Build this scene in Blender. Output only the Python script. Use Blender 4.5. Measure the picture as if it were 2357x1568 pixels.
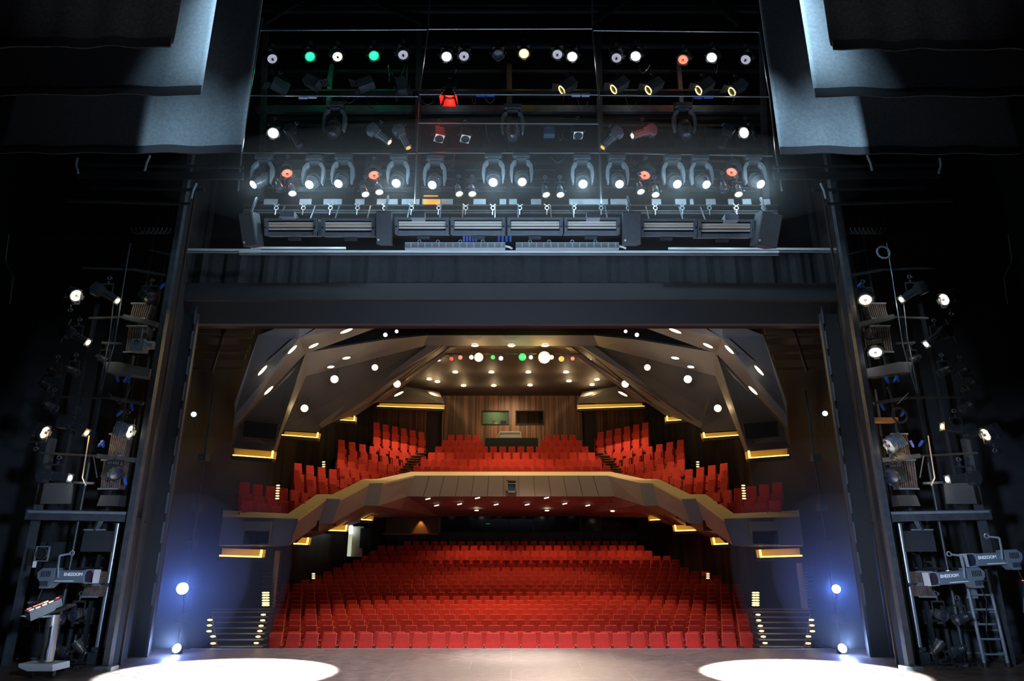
import bpy, bmesh, math, random
from mathutils import Vector, Matrix, Quaternion
random.seed(7)
R = math.radians
for o in list(bpy.data.objects): bpy.data.objects.remove(o)
scn = bpy.context.scene
COL = scn.collection
# ------------------------------------------------------------------ camera, world, exposure
W, H = 2357, 1568
F = 1571.0
TILT = R(17.8)
CX, CY = 1176.5, 784.0
CAM = Vector((0.0, 0.0, 2.2))
cam = bpy.data.cameras.new('camera'); co = bpy.data.objects.new('camera', cam); COL.objects.link(co)
cam.sensor_width = 36; cam.lens = 36*F/W; cam.clip_end = 200
cam.shift_x = (W/2-CX)/W
co.location = CAM; co.rotation_euler = (math.pi/2+TILT, 0, 0); scn.camera = co
w = bpy.data.worlds.new('world'); scn.world = w; w.use_nodes = True
w.node_tree.nodes['Background'].inputs[0].default_value = (0.35, 0.5, 1, 1)
w.node_tree.nodes['Background'].inputs[1].default_value = 0.004
vs = scn.view_settings
vs.view_transform = 'Standard'; vs.look = 'None'; vs.gamma = 1; vs.exposure = 0.0; vs.use_curve_mapping = False

def aim(o, p):
    d = Vector(p)-o.location; o.rotation_euler = d.to_track_quat('-Z', 'Y').to_euler()
def lamp(kind, loc, energy, color, target=None, size=0.1, angle=60, blend=0.3, name='stage_light', sy=None):
    l = bpy.data.lights.new(name, kind); l.energy = energy; l.color = color
    if kind == 'AREA':
        l.size = size
        if sy: l.shape = 'RECTANGLE'; l.size_y = sy
    else: l.shadow_soft_size = size
    if kind == 'SPOT': l.spot_size = R(angle); l.spot_blend = blend
    o = bpy.data.objects.new(name, l); COL.objects.link(o); o.location = loc
    if target is not None: aim(o, target)
    return o
WARM = (1, .68, .34); COOL = (.55, .8, 1)
# floor pools from the bridge
lamp('SPOT', (-1.6, 13.6, 11.6), 150000, (.72, .86, 1), (-5.75, 15.2, 0), .05, 20.5, .12, 'pool_light')
lamp('SPOT', (1.9, 13.6, 11.6), 150000, (.72, .86, 1), (5.95, 15.2, 0), .05, 19.5, .12, 'pool_light')
lamp('SPOT', (0, 14.2, 8.5), 9000, (.62, .82, 1), (0, 17.9, 0), .1, 24, 1, 'centre_pool_light')
# unseen lights added over the stage to graze the flown side drapes
for s, e1, e2 in ((-1, 20, 5), (1, 30, 16)):
    o = lamp('AREA', (s*4.9, 10.2, 13.35), e1, (.5, .78, 1), (s*6.0, 11.3, 12.5), .06, name='drape_edge_fill', sy=2.0); o.data.spread = R(40)
    o = lamp('AREA', (s*4.75, 11.8, 14.35), e2, (.5, .76, 1), (s*6.0, 13.5, 11.7), .06, name='drape_edge_fill', sy=.9); o.data.spread = R(36)
    lamp('SPOT', (s*1.0, 2.0, 10.0), 420, (.85, .88, 1), (s*7.0, 10, 12.3), .2, 24, 1, 'drape_light')
# unseen cool fill added for the bridge, towers, canopy and floor
lamp('AREA', (0, 13.75, 7.0), 170, (.5, .72, 1), (0, 15.6, 12.3), 7, name='stage_fill', sy=.3)  # stands in for light bounced up off the stage
lamp('SPOT', (-2.5, 7, 3.0), 3400, (.5, .68, 1), (-10.2, 16, 2.6), .3, 34, .9, 'tower_fill')
lamp('SPOT', (2.5, 7, 3.0), 4200, (.5, .68, 1), (10.2, 16, 2.6), .3, 34, .9, 'tower_fill')
for s in (-1, 1): lamp('SPOT', (s*4.2, 19.3, 8.4), 500, (.6, .75, 1), (s*8.0, 25, 11.5), .2, 60, .8, 'canopy_fill')  # added in place of stage light reaching the canopy
for s in (-1, 1): lamp('SPOT', (s*3.2, 15.9, 9.6), 6000, (.74, .74, 1), (s*2.4, 16.6, 0), .1, 76, .9, 'floor_fill')  # added fill for what the moving heads throw on the floor
# auditorium: front-of-house lights to the stage, house lights down to the seats
lamp('SPOT', (1.5, 30.2, 11.2), 11500, (1, .8, .62), (0.2, 14.0, 0), .12, 26, .9, 'house_front_light')
lamp('SPOT', (-2.5, 9, 6), 1500, (.8, .6, 1), (6.6, 21, -.3), .05, 17, .5, 'seat_light')
for x, y, e in ((-6.5, 25.0, 4400), (-2.4, 24.0, 3700), (2.4, 25, 3500), (6.5, 25.0, 4400), (-5, 30.2, 4200), (0.6, 31, 3000), (5, 30.2, 4200)):
    lamp('SPOT', (x, y, 11.2), e, (1, .62, .38), (x*.95, y-.6, 0), .15, 62, .7, 'house_light')
for x in (-6, -2, 2, 6):
    lamp('SPOT', (x, 36.4, 4.5), 130, (1, .6, .35), (x, 36.4, 0), .1, 130, .6, 'house_light')
for x, y, e in ((-8, 30.4, 720), (8, 30.4, 720), (-5.5, 36.5, 600), (5.5, 36.5, 600), (0, 35.5, 700), (-8.8, 25.8, 480), (8.8, 25.8, 480)):
    lamp('SPOT', (x, y, 11.3), e, (1, .66, .38), (x, y-.4, 4), .15, 84, .7, 'house_light')

for x in (-4.5, 0, 4.5): lamp('SPOT', (x, 38.2, 11.6), 420, (1, .7, .42), (x, 41.6, 9.3), .1, 80, 1, 'wall_fill')  # unseen spots added to brighten the upper rear wall
# ------------------------------------------------------------------ helpers
ST, CT = math.sin(TILT), math.cos(TILT)
def at(u, v, Y):
    dx, dy, dz = (u-CX), F*CT-(CY-v)*ST, F*ST+(CY-v)*CT
    t = Y/dy
    return Vector((dx*t, Y, CAM.z+dz*t))
def floorpt(u, v, z=0.0):
    dx, dy, dz = (u-CX), F*CT-(CY-v)*ST, F*ST+(CY-v)*CT
    t = (z-CAM.z)/dz
    return Vector((dx*t, dy*t, z))
MATS = {}
def mat(name, col=(.5,.5,.5), rough=.6, metal=0, emit=None, es=1, noise=0, nscale=8, sheen=0, bump=0, spec=.5, alpha=None):
    if name in MATS: return MATS[name]
    m = bpy.data.materials.new(name); m.use_nodes = True; nt = m.node_tree; b = nt.nodes['Principled BSDF']
    b.inputs['Base Color'].default_value = (*col, 1); b.inputs['Roughness'].default_value = rough
    b.inputs['Metallic'].default_value = metal
    b.inputs['Specular IOR Level'].default_value = spec
    if sheen: b.inputs['Sheen Weight'].default_value = sheen; b.inputs['Sheen Roughness'].default_value = .5
    if emit: b.inputs['Emission Color'].default_value = (*emit, 1); b.inputs['Emission Strength'].default_value = es
    if noise or bump:
        tc = nt.nodes.new('ShaderNodeTexCoord'); n = nt.nodes.new('ShaderNodeTexNoise'); n.inputs['Scale'].default_value = nscale
        n.inputs['Detail'].default_value = 4
        nt.links.new(tc.outputs['Object'], n.inputs['Vector'])
        if noise:
            r = nt.nodes.new('ShaderNodeValToRGB')
            r.color_ramp.elements[0].position = .3; r.color_ramp.elements[1].position = .7
            r.color_ramp.elements[0].color = (*[c*(1-noise) for c in col], 1); r.color_ramp.elements[1].color = (*[min(1, c*(1+noise)) for c in col], 1)
            nt.links.new(n.outputs['Fac'], r.inputs['Fac']); nt.links.new(r.outputs['Color'], b.inputs['Base Color'])
        if bump:
            bp = nt.nodes.new('ShaderNodeBump'); bp.inputs['Strength'].default_value = bump
            nt.links.new(n.outputs['Fac'], bp.inputs['Height']); nt.links.new(bp.outputs['Normal'], b.inputs['Normal'])
    MATS[name] = m; return m
def stripes(name, c1, c2, scale, rough=.5, axis='X', bump=.3):
    """vertical slats or boards across one axis"""
    m = bpy.data.materials.new(name); m.use_nodes = True; nt = m.node_tree; b = nt.nodes['Principled BSDF']
    b.inputs['Roughness'].default_value = rough
    tc = nt.nodes.new('ShaderNodeTexCoord'); mp = nt.nodes.new('ShaderNodeMapping'); nt.links.new(tc.outputs['Object'], mp.inputs['Vector'])
    mp.inputs['Scale'].default_value = {'X': (scale, scale*.0+.6, .05), 'Z': (.05, .05, scale)}[axis]
    n = nt.nodes.new('ShaderNodeTexNoise'); n.inputs['Scale'].default_value = 3; n.inputs['Detail'].default_value = 1
    nt.links.new(mp.outputs['Vector'], n.inputs['Vector'])
    r = nt.nodes.new('ShaderNodeValToRGB'); r.color_ramp.elements[0].position = .42; r.color_ramp.elements[1].position = .58
    r.color_ramp.elements[0].color = (*c1, 1); r.color_ramp.elements[1].color = (*c2, 1)
    nt.links.new(n.outputs['Fac'], r.inputs['Fac']); nt.links.new(r.outputs['Color'], b.inputs['Base Color'])
    bp = nt.nodes.new('ShaderNodeBump'); bp.inputs['Strength'].default_value = bump
    nt.links.new(n.outputs['Fac'], bp.inputs['Height']); nt.links.new(bp.outputs['Normal'], b.inputs['Normal'])
    return m

class MB:
    def __init__(s): s.v = []; s.f = []; s.M = Matrix.Identity(4); s.m = []; s.k = 0
    def add(s, vs, fs):
        n = len(s.v); s.v += [tuple(s.M @ Vector(p)) for p in vs]; s.f += [tuple(n+i for i in f) for f in fs]; s.m += [s.k]*len(fs); return s
    def box(s, c, d, rot=None):
        c = Vector(c); x, y, z = d[0]/2, d[1]/2, d[2]/2
        vs = [Vector((i*x, j*y, k*z)) for k in (-1, 1) for j in (-1, 1) for i in (-1, 1)]
        if rot is not None: vs = [rot @ p for p in vs]
        return s.add([c+p for p in vs], [(0,2,3,1),(4,5,7,6),(0,1,5,4),(2,6,7,3),(0,4,6,2),(1,3,7,5)])
    def bar(s, a, b, wd=.05, hd=None):
        a, b = Vector(a), Vector(b); d = b-a; q = d.to_track_quat('Z', 'Y').to_matrix()
        return s.box((a+b)/2, (wd, hd or wd, d.length), q)
    def cyl(s, a, b, r0, r1=None, n=12, caps=True):
        a, b = Vector(a), Vector(b); r1 = r0 if r1 is None else r1
        q = (b-a).to_track_quat('Z', 'Y').to_matrix(); vs = []
        for p, r in ((a, r0), (b, r1)):
            for i in range(n):
                t = 2*math.pi*i/n; vs.append(p+q @ Vector((r*math.cos(t), r*math.sin(t), 0)))
        fs = [(i, (i+1) % n, n+(i+1) % n, n+i) for i in range(n)]
        if caps: fs += [tuple(range(n))[::-1], tuple(range(n, 2*n))]
        return s.add(vs, fs)
    def lathe(s, prof, n=20, c=(0,0,0)):
        """profile of (r, z) about z"""
        c = Vector(c); vs = []; fs = []
        for r, z in prof:
            for i in range(n):
                t = 2*math.pi*i/n; vs.append(c+Vector((r*math.cos(t), r*math.sin(t), z)))
        for k in range(len(prof)-1):
            for i in range(n):
                fs.append((k*n+i, k*n+(i+1) % n, (k+1)*n+(i+1) % n, (k+1)*n+i))
        return s.add(vs, fs)
    def tube(s, pts, r, n=6):
        for a, b in zip(pts, pts[1:]): s.cyl(a, b, r, r, n)
        return s
    def prism(s, pts, off):
        pts = [Vector(p) for p in pts]; off = Vector(off); n = len(pts)
        fs = [tuple(range(n)), tuple(range(2*n-1, n-1, -1))]+[(i, n+i, n+(i+1) % n, (i+1) % n) for i in range(n)]
        return s.add(pts+[p+off for p in pts], fs)
    def ring(s, c, R_, r, n=20, m=6, axis='Z'):
        c = Vector(c); vs = []; fs = []
        for i in range(n):
            t = 2*math.pi*i/n
            for j in range(m):
                u = 2*math.pi*j/m; a = R_+r*math.cos(u); p = Vector((a*math.cos(t), a*math.sin(t), r*math.sin(u)))
                if axis == 'Y': p = Vector((p.x, p.z, p.y))
                vs.append(c+p)
        for i in range(n):
            for j in range(m): fs.append((i*m+j, ((i+1) % n)*m+j, ((i+1) % n)*m+(j+1) % m, i*m+(j+1) % m))
        return s.add(vs, fs)
    def mesh(s, name, mats, bevel=0, smooth=False):
        me = bpy.data.meshes.new(name); me.from_pydata(s.v, [], s.f)
        mats = mats if isinstance(mats, (list, tuple)) else [mats]
        for m in mats: me.materials.append(m)
        if len(mats) > 1: me.polygons.foreach_set('material_index', s.m)
        bm = bmesh.new(); bm.from_mesh(me); bmesh.ops.recalc_face_normals(bm, faces=bm.faces)
        if bevel: bmesh.ops.bevel(bm, geom=bm.edges[:], offset=bevel, segments=2, affect='EDGES', profile=.6, clamp_overlap=True)
        bm.to_mesh(me); bm.free()
        if smooth:
            me.polygons.foreach_set('use_smooth', [True]*len(me.polygons))
            try: me.set_sharp_from_angle(angle=R(35))
            except Exception: pass
        return me
    def build(s, name, mats, parent=None, bevel=0, smooth=False, recentre=True):
        if parent is None and recentre and s.v:
            xs = [p[0] for p in s.v]; ys = [p[1] for p in s.v]; zs = [p[2] for p in s.v]
            c = Vector(((min(xs)+max(xs))/2, (min(ys)+max(ys))/2, min(zs))); s.v = [tuple(Vector(p)-c) for p in s.v]
        else: c = None
        o = link(name, s.mesh(name, mats, bevel, smooth), parent)
        if c is not None: o.location = c
        if parent is not None and parent.get('wl'): o.matrix_parent_inverse = Matrix.Translation(-Vector(parent.location))
        return o
def link(name, data, parent=None, loc=None, q=None):
    o = bpy.data.objects.new(name, data); COL.objects.link(o)
    if parent: o.parent = parent
    if loc is not None: o.location = loc
    if q is not None: o.rotation_mode = 'QUATERNION'; o.rotation_quaternion = q
    return o
def tag(o, label, cat, group=None, kind=None):
    if label: o['label'] = label
    if cat: o['category'] = cat
    if group: o['group'] = group
    if kind: o['kind'] = kind
    return o
def thing(name, loc, label, cat, group=None, wl=False):
    o = bpy.data.objects.new(name, None); COL.objects.link(o); o.empty_display_size = .1; o.location = loc
    if wl: o['wl'] = 1
    return tag(o, label, cat, group)
def struct(name, mb, m, **k):
    o = mb.build(name, m, **k); o['kind'] = 'structure'; return o
ORD = 'zeroth first second third fourth fifth sixth seventh eighth ninth tenth eleventh twelfth thirteenth fourteenth fifteenth sixteenth seventeenth eighteenth nineteenth twentieth'.split()
TENS = {20: 'twenty', 30: 'thirty'}
def nth(n):
    if n <= 20: return ORD[n]
    if n == 30: return 'thirtieth'
    return TENS[n//10*10]+'-'+ORD[n % 10]
def copy_tree(o, loc, label, parent=None):
    c = o.copy(); COL.objects.link(c)
    if parent is None: c.location = loc; c['label'] = label
    else: c.parent = parent
    for ch in o.children: copy_tree(ch, None, None, c)
    return c

# ------------------------------------------------------------------ materials
BLACK = mat('black_paint', (.012,.012,.014), .6)
DARK = mat('dark_metal', (.03,.032,.036), .5, .3, noise=.2)
STEEL = mat('grey_steel', (.09,.1,.115), .45, .5, noise=.25, nscale=5)
GREY = mat('grey_enamel', (.16,.185,.21), .5, noise=.1)
PALE = mat('pale_metal', (.4,.44,.48), .35, .6)
CHROME = mat('chrome', (.6,.63,.66), .22, 1)
BLUE = mat('blue_plastic', (.02,.07,.4), .4)
TAPE = mat('white_tape', (.9,.9,.9), .6)
DRAPE = mat('black_drape', (.016,.016,.019), .9, noise=.25, nscale=3, bump=.3)
CLOTH = mat('grey_cloth', (.2,.22,.24), .95, noise=.15, nscale=14, bump=.5)
CLOTHD = mat('dark_cloth', (.07,.07,.075), .95, noise=.3, nscale=20, bump=.8)
RED = mat('red_velvet', (.72,.055,.032), .85, sheen=.3, noise=.12, nscale=5, bump=.15, spec=.2)
REDB = mat('red_seat_shell', (.5,.035,.02), .7)
BRASS = mat('brass', (.7,.5,.25), .3, .9)
PANEL = mat('grey_panel', (.2,.19,.195), .6, noise=.06, nscale=.7)
PANELD = mat('brown_panel', (.085,.072,.064), .65, noise=.15, nscale=.8)
COVE = mat('cove_panel', (.78,.55,.22), .7)
CREAM = mat('cream_plaster', (.5,.4,.28), .8)
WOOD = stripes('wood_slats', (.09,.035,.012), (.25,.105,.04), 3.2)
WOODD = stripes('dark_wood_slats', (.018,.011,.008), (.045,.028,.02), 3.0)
GLASSD = mat('dark_glass', (.01,.01,.012), .12, 0, spec=.5)
EM = {}
def em(name, col, s):
    if name not in EM: EM[name] = mat('lit_'+name, (.02,.02,.02), .4, emit=col, es=s)
    return EM[name]
LIT = dict(white=((1,1,.96), 6), warm=((1,.86,.55), 4.5), amber=((1,.62,.15), 5), orange=((1,.42,.06), 1.6), red=((1,.16,.09), 2.2), deepred=((1,.05,.03), 2.5),
           green=((.02,.95,.36), 1.6), green2=((.03,.85,.1), 1.5), cyan=((.62,.9,1), 9), blue=((.45,.62,1), 8), silver=((.68,.68,.86), .75), yellow=((1,.6,.1), 4.2), dim=((1,.9,.75), 1.2), step=((1,.75,.3), 2.2), bluesmall=((.15,.2,1), 3))  # silver: weak glow in place of light caught by unlit reflectors
def L(name): return em(name, *LIT[name])
OFF = mat('unlit_lens', (.02,.025,.05), .35, 0, spec=.9)

# stage floor: worn dark boards
def floor_mat():
    m = bpy.data.materials.new('stage_boards'); m.use_nodes = True; nt = m.node_tree; b = nt.nodes['Principled BSDF']; N = nt.nodes.new
    tc = N('ShaderNodeTexCoord')
    br = N('ShaderNodeTexBrick'); br.inputs['Scale'].default_value = 1; br.inputs['Brick Width'].default_value = 2.4; br.inputs['Row Height'].default_value = 1.2; br.offset = .37; br.offset_frequency = 3
    br.inputs['Mortar Size'].default_value = .008; br.inputs['Color1'].default_value = (.13,.092,.068,1); br.inputs['Color2'].default_value = (.1,.075,.06,1); br.inputs['Mortar'].default_value = (.19,.15,.125,1)
    nt.links.new(tc.outputs['Object'], br.inputs['Vector'])
    mp = N('ShaderNodeMapping'); mp.inputs['Scale'].default_value = (1.6, 6, 1); mp.inputs['Rotation'].default_value = (0,0,.45); nt.links.new(tc.outputs['Object'], mp.inputs['Vector'])
    n = N('ShaderNodeTexNoise'); n.inputs['Scale'].default_value = 2.2; n.inputs['Detail'].default_value = 12; n.inputs['Roughness'].default_value = .8; nt.links.new(mp.outputs['Vector'], n.inputs['Vector'])
    r = N('ShaderNodeValToRGB'); r.color_ramp.elements[0].position = .38; r.color_ramp.elements[0].color = (.22,.22,.25,1); r.color_ramp.elements[1].position = .64; r.color_ramp.elements[1].color = (2.4,2.25,2.1,1)
    nt.links.new(n.outputs['Fac'], r.inputs['Fac'])
    mx = N('ShaderNodeMix'); mx.data_type = 'RGBA'; mx.blend_type = 'MULTIPLY'; mx.inputs[0].default_value = 1
    nt.links.new(br.outputs['Color'], mx.inputs[6]); nt.links.new(r.outputs['Color'], mx.inputs[7]); nt.links.new(mx.outputs[2], b.inputs['Base Color'])
    r2 = N('ShaderNodeMapRange'); r2.inputs[3].default_value = .22; r2.inputs[4].default_value = .6; nt.links.new(n.outputs['Fac'], r2.inputs[0]); nt.links.new(r2.outputs[0], b.inputs['Roughness'])
    bp = N('ShaderNodeBump'); bp.inputs['Strength'].default_value = .12; nt.links.new(n.outputs['Fac'], bp.inputs['Height']); nt.links.new(bp.outputs['Normal'], b.inputs['Normal'])
    return m
FLOOR = floor_mat()

# ------------------------------------------------------------------ structure
STAGE_Y = 19.2
struct('floor', MB().box((0, 8.6, -.45), (30, 21.2, .9)), FLOOR)
struct('trim_1', MB().box((0, STAGE_Y+.04, -.03), (16.6, .08, .075)), PALE)
struct('wall_left', MB().box((-15, 10, 10), (.3, 24, 22)), BLACK)
struct('wall_right', MB().box((15, 10, 10), (.3, 24, 22)), BLACK)
# portal bridge rear wall over the opening, down to the header
b = MB(); b.box((0, 18.95, 15.0), (19.4, .3, 12.6)); struct('wall_front', b, BLACK)
# ---- black masking at the sides of the opening
def mir(pts): return [(-p[0], p[1], p[2]) for p in pts]
for s, nm in ((-1, 'wall_left'), (1, 'wall_right')):
    b = MB(); b.box((s*12.2, 18.6, 9), (6.2, .3, 24)); b.prism([(s*8.68, 16.15, 0), (s*8.76, 16.15, 0), (s*9.28, 18.5, 0), (s*9.2, 18.5, 0)], (0, 0, 16))
    struct(nm, b, DRAPE)
# ---- auditorium floor, side and rear walls
NR = 22; DY = .87; Y0 = 21.0; PITCH = .5
TOPV = [1459,1456,1441,1428,1415,1403,1392.5,1382.6,1373,1364,1354.5,1345,1335,1325.6,1316,1307,1297,1289,1280,1268,1256,1246]
ROWY = [Y0+DY*i for i in range(NR)]
ROWZ = [at(1178, TOPV[i], ROWY[i]).z-.95 for i in range(NR)]
b = MB()
b.box((0, 20.1, -1.4), (22, 1.7, .2))
for i in range(NR):
    b.box((0, ROWY[i]+.05, ROWZ[i]-.9), (20.8 if i < 12 else 20.8-(i-11)*.5, DY, 1.8))
struct('floor', b, mat('house_carpet', (.03,.012,.01), .95))
WP = [(-11.4, 19.4), (-11.2, 25.2), (-10.6, 31.6), (-9.9, 33.2), (-9.5, 35.6), (-8.9, 37.6), (-7.9, 39.6), (-7.2, 40.6)]
for s, nm in ((1, 'wall_left'), (-1, 'wall_right')):
    b = MB()
    for p, q in zip(WP, WP[1:]):
        b.k = 1 if p[1] < 26 else 0  # segments towards the stage coloured black in place of shade
        b.prism([(s*p[0], p[1], -1.5), (s*q[0], q[1], -1.5), (s*q[0], q[1], 4.6), (s*p[0], p[1], 4.6)], (-s*.3, 0, 0))
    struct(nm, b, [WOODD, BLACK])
WU = [(-11.4, 19.4), (-11.2, 25.2), (-11.0, 31.6), (-10.4, 37.0), (-8.0, 41.9)]
for s, nm in ((1, 'wall_left'), (-1, 'wall_right')):
    b = MB()
    for k, (p, q) in enumerate(zip(WU, WU[1:])):
        b.k = 1 if p[1] < 26 else 0  # upper segments near the stage: shade put in as black
        b.prism([(s*p[0], p[1], 4.6), (s*q[0], q[1], 4.6), (s*q[0], q[1], 14), (s*p[0], p[1], 14)], (-s*.3, 0, 0))
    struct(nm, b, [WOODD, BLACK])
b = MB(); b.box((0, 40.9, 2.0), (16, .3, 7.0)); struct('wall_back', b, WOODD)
# upper rear wall: centre bay proud of side bays with door recesses between
b = MB()
YB = 41.8
zb = at(0, 1010, YB).z-1.5
xa, xb = at(1020, 950, YB).x, at(1337, 950, YB).x
x1, x2 = at(1110, 950, YB-.5).x, at(1250, 950, YB-.5).x; z1, z2 = at(0, 978, YB-.5).z, at(0, 947, YB-.5).z; xm1, xm2 = at(1171, 950, YB-.5).x, at(1187, 950, YB-.5).x
ZT = 14
yc = YB-.4
for (xl, xr, zl, zh) in ((xa, x1, zb, ZT), (x2, xb, zb, ZT), (x1, x2, zb, z1), (x1, x2, z2, ZT), (xm1, xm2, z1, z2)):
    b.box(((xl+xr)/2, yc, (zl+zh)/2), (xr-xl, .4, zh-zl))
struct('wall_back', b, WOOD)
b = MB()
for s in (-1, 1):
    xi = abs(at(983, 950, YB).x); b.box((s*(xi+2.9), YB-.2, (zb+ZT)/2), (5.8, .4, ZT-zb))
b.box((0, YB+1.6, 10), (18, .2, 10))
struct('wall_back', b, WOOD)
# door leaves in the recesses
n = 0
for s in (-1, 1):
    n += 1
    xi = (abs(at(983, 950, YB).x)+abs(xa))/2
    o = struct('door_%d' % n, MB().box((s*xi, YB+.15, zb+1.9), (abs(abs(at(983,950,YB).x)-abs(xa)), .08, 3.4)), mat('door_veneer', (.045,.02,.01), .5))
# control booth windows
for k, (xl, xr) in enumerate(((x1, xm1), (xm2, x2))):
    fr = MB(); t = .05
    for (c, d) in ((((xl+xr)/2, yc-.22, z1), (xr-xl, .1, t)), (((xl+xr)/2, yc-.22, z2), (xr-xl, .1, t)), ((xl, yc-.22, (z1+z2)/2), (t, .1, z2-z1)), ((xr, yc-.22, (z1+z2)/2), (t, .1, z2-z1))): fr.box(c, d)
    o = struct('window_%d' % (k+1), fr, BLACK)
    # booth room behind the opening
if True:
    o = MB().box(((x1+xm1)/2, YB+1.3, (z1+z2)/2), (xm1-x1+.4, .1, 2.4)).build('booth_back_wall', mat('booth_wall', (.25,.3,.2), .8)); o['kind'] = 'structure'; o.name = 'wall_booth'
    dk = MB().box(((x1+xm1)/2, YB+.2, z1+.02), (xm1-x1, .7, .06)).build('desk', mat('pale_desk', (.6,.58,.3), .6)); tag(dk, 'pale control desk just inside the lit left booth window', 'desk')
    lamp('POINT', ((x1+xm1)/2, YB+.5, z2+.2), 18, (.8, .9, .45), name='booth_lamp', size=.05)
    for q, px in enumerate((1140, 1158)):
        p = at(px, 968, YB+.2); m_ = MB(); m_.box((0, 0, .2), (.36, .05, .26)); m_.box((0, 0, .03), (.2, .15, .05))
        t_ = thing('computer_monitor', (p.x, YB+.2, z1+.05), 'small dark monitor on the booth desk, %s of two' % ('left' if q == 0 else 'right'), 'monitor', 'booth monitors')
        link('screen', m_.mesh('screen', GLASSD), t_)
# stalls rear wall windows and light box
def pxbox(mb, u0, v0, u1, v1, Y, th):
    a = at(u0, v0, Y); c = at(u1, v1, Y); return mb.box(((a.x+c.x)/2, Y+th/2, (a.z+c.z)/2), (abs(c.x-a.x), th, abs(a.z-c.z)))
YW = 40.72
for k, (u0, u1, v1) in enumerate(((1018, 1170, 1224), (1172, 1226, 1224), (1230, 1335, 1223), (1338, 1378, 1223), (1384, 1482, 1222))):
    o = struct('window_%d' % (3+k), pxbox(MB(), u0, 1189, u1, v1, YW, .04), GLASSD)
o = struct('trim_2', pxbox(MB(), 1010, 1224, 1490, 1226.5, YW-.03, .08), BLACK)
bx = thing('display_case', at(948, 1231, YW-.3), 'wide lit recess with orange light pool and bright sill on the stalls rear wall', 'display case', wl=True)
pxbox(MB(), 884, 1190, 1011, 1229, YW, .05).build('back_panel', mat('case_panel', (.16,.11,.07), .7), bx)
pxbox(MB(), 880, 1228, 1012, 1231, YW-.3, .3).build('sill', mat('case_sill', (.6,.3,.1), .5), bx)
pxbox(MB(), 1010, 1190, 1013, 1231, YW-.3, .3).build('side_panel', mat('case_side', (.25,.14,.06), .6), bx)
p = at(968, 1196, YW-.22); lamp('SPOT', (p.x, YW-.16, p.z+.1), 45, (1, .42, .1), (p.x, YW-.02, p.z-1.1), .02, 70, .6, 'case_lamp')
# green status lights
for k, u in enumerate((1119.5, 1123, 1126.5)):
    o = MB().lathe([(0, -.01), (.022, 0), (0, .02)], 8).build('indicator_light', L('green')); o.location = at(u, 1206.5, YW-.05); tag(o, 'tiny green indicator light behind the dark rear stalls window, %s of three' % ['left', 'middle', 'right'][k], 'indicator light', 'green lights in rear window')

# ---- exit corridor opening left in stalls with white light panels
b = MB(); pxbox(b, 808, 1212, 833, 1282, 36.9, .08); struct('wall_corridor', b, CREAM)
struct('door_3', pxbox(MB(), 830, 1216, 852, 1262, 36.8, .1), BLACK)
for k, (v0, v1) in enumerate(((1210, 1220), (1221, 1229))):
    o = pxbox(MB(), 803, v0, 811, v1, 36.6, .05).build('wall_light', L('cyan')); tag(o, ('upper' if k == 0 else 'lower')+' small white glowing panel at the left stalls exit', 'wall light')
o = pxbox(MB(), 802, 1230, 807, 1281, 36.7, .05).build('light_strip', em('dimstrip', (.6,.65,.5), .8)); tag(o, 'tall pale glazed strip beside the left stalls exit', 'glass strip')
# cream column and side stairs, left of the stalls
for s in (0, 1):
    mx = (lambda u: u) if s == 0 else (lambda u: 2353-u)
    u0, u1 = (628, 641) if s == 0 else (501, 512)
    v0 = 1268 if s == 0 else 1296; v1 = 1362 if s == 0 else 1412; Yc = 26.3 if s == 0 else 24
    b = MB(); a = at(mx(u0), v1, Yc); c = at(mx(u1), v0, Yc); b.box(((a.x+c.x)/2, Yc, (a.z+c.z)/2-.4), (abs(a.x-c.x)+.04, .3, c.z-a.z+.8))
    o = b.build('column', CREAM); o['kind'] = 'structure'; o.name = 'wall_pier'
    # upper flight: open treads going up along the wall
    st = thing('staircase', floorpt(mx(618), 1420, .3), ['left', 'right'][s]+' side wall staircase with thin open treads beside the cream pier', 'staircase', wl=True)
    for k in range(18):
        v = 1288+k*8.0; uu = (604, 627) if s == 0 else (486, 497)
        if s == 1: v = 1304+k*7
        a = at(mx(uu[0]), v, 26.6-k*.1); c = at(mx(uu[1]), v, 26.6-k*.1)
        MB().box(((a.x+c.x)/2, 26.6-k*.1, a.z), (abs(a.x-c.x), .28, .035)).build('tread', STEEL, st)
    # front aisle steps
    st = thing('staircase', (mx(540)*0+(-8.2 if s == 0 else 8.2), 20.2, -.9), ['left', 'right'][s]+' wide carpeted aisle steps beside the stage with lit step lights', 'staircase', wl=True)
    vs_ = [1489, 1473, 1459, 1446, 1433, 1421, 1409, 1403]
    for k, v in enumerate(vs_):
        Y = 20.1+k*.5; a = at(mx(487), v, Y); c = at(mx(604+k*2.5), v, Y)
        t = MB(); t.box(((a.x+c.x)/2, Y+.3, a.z-.09), (abs(a.x-c.x), .6, .18)).build('tread', mat('step_carpet', (.03,.025,.03), .9), st)
        MB().box(((a.x+c.x)/2, Y, a.z), (abs(a.x-c.x), .03, .03)).build('nosing', mat('step_nosing', (.5,.32,.12), .4, .5), st)
    # handrail at the outer side
    MB().tube([at(mx(488), 1415, 20.6), at(mx(500), 1490, 20.0), at(mx(516), 1498, 19.7)], .02).build('handrail', BRASS, st)
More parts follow.
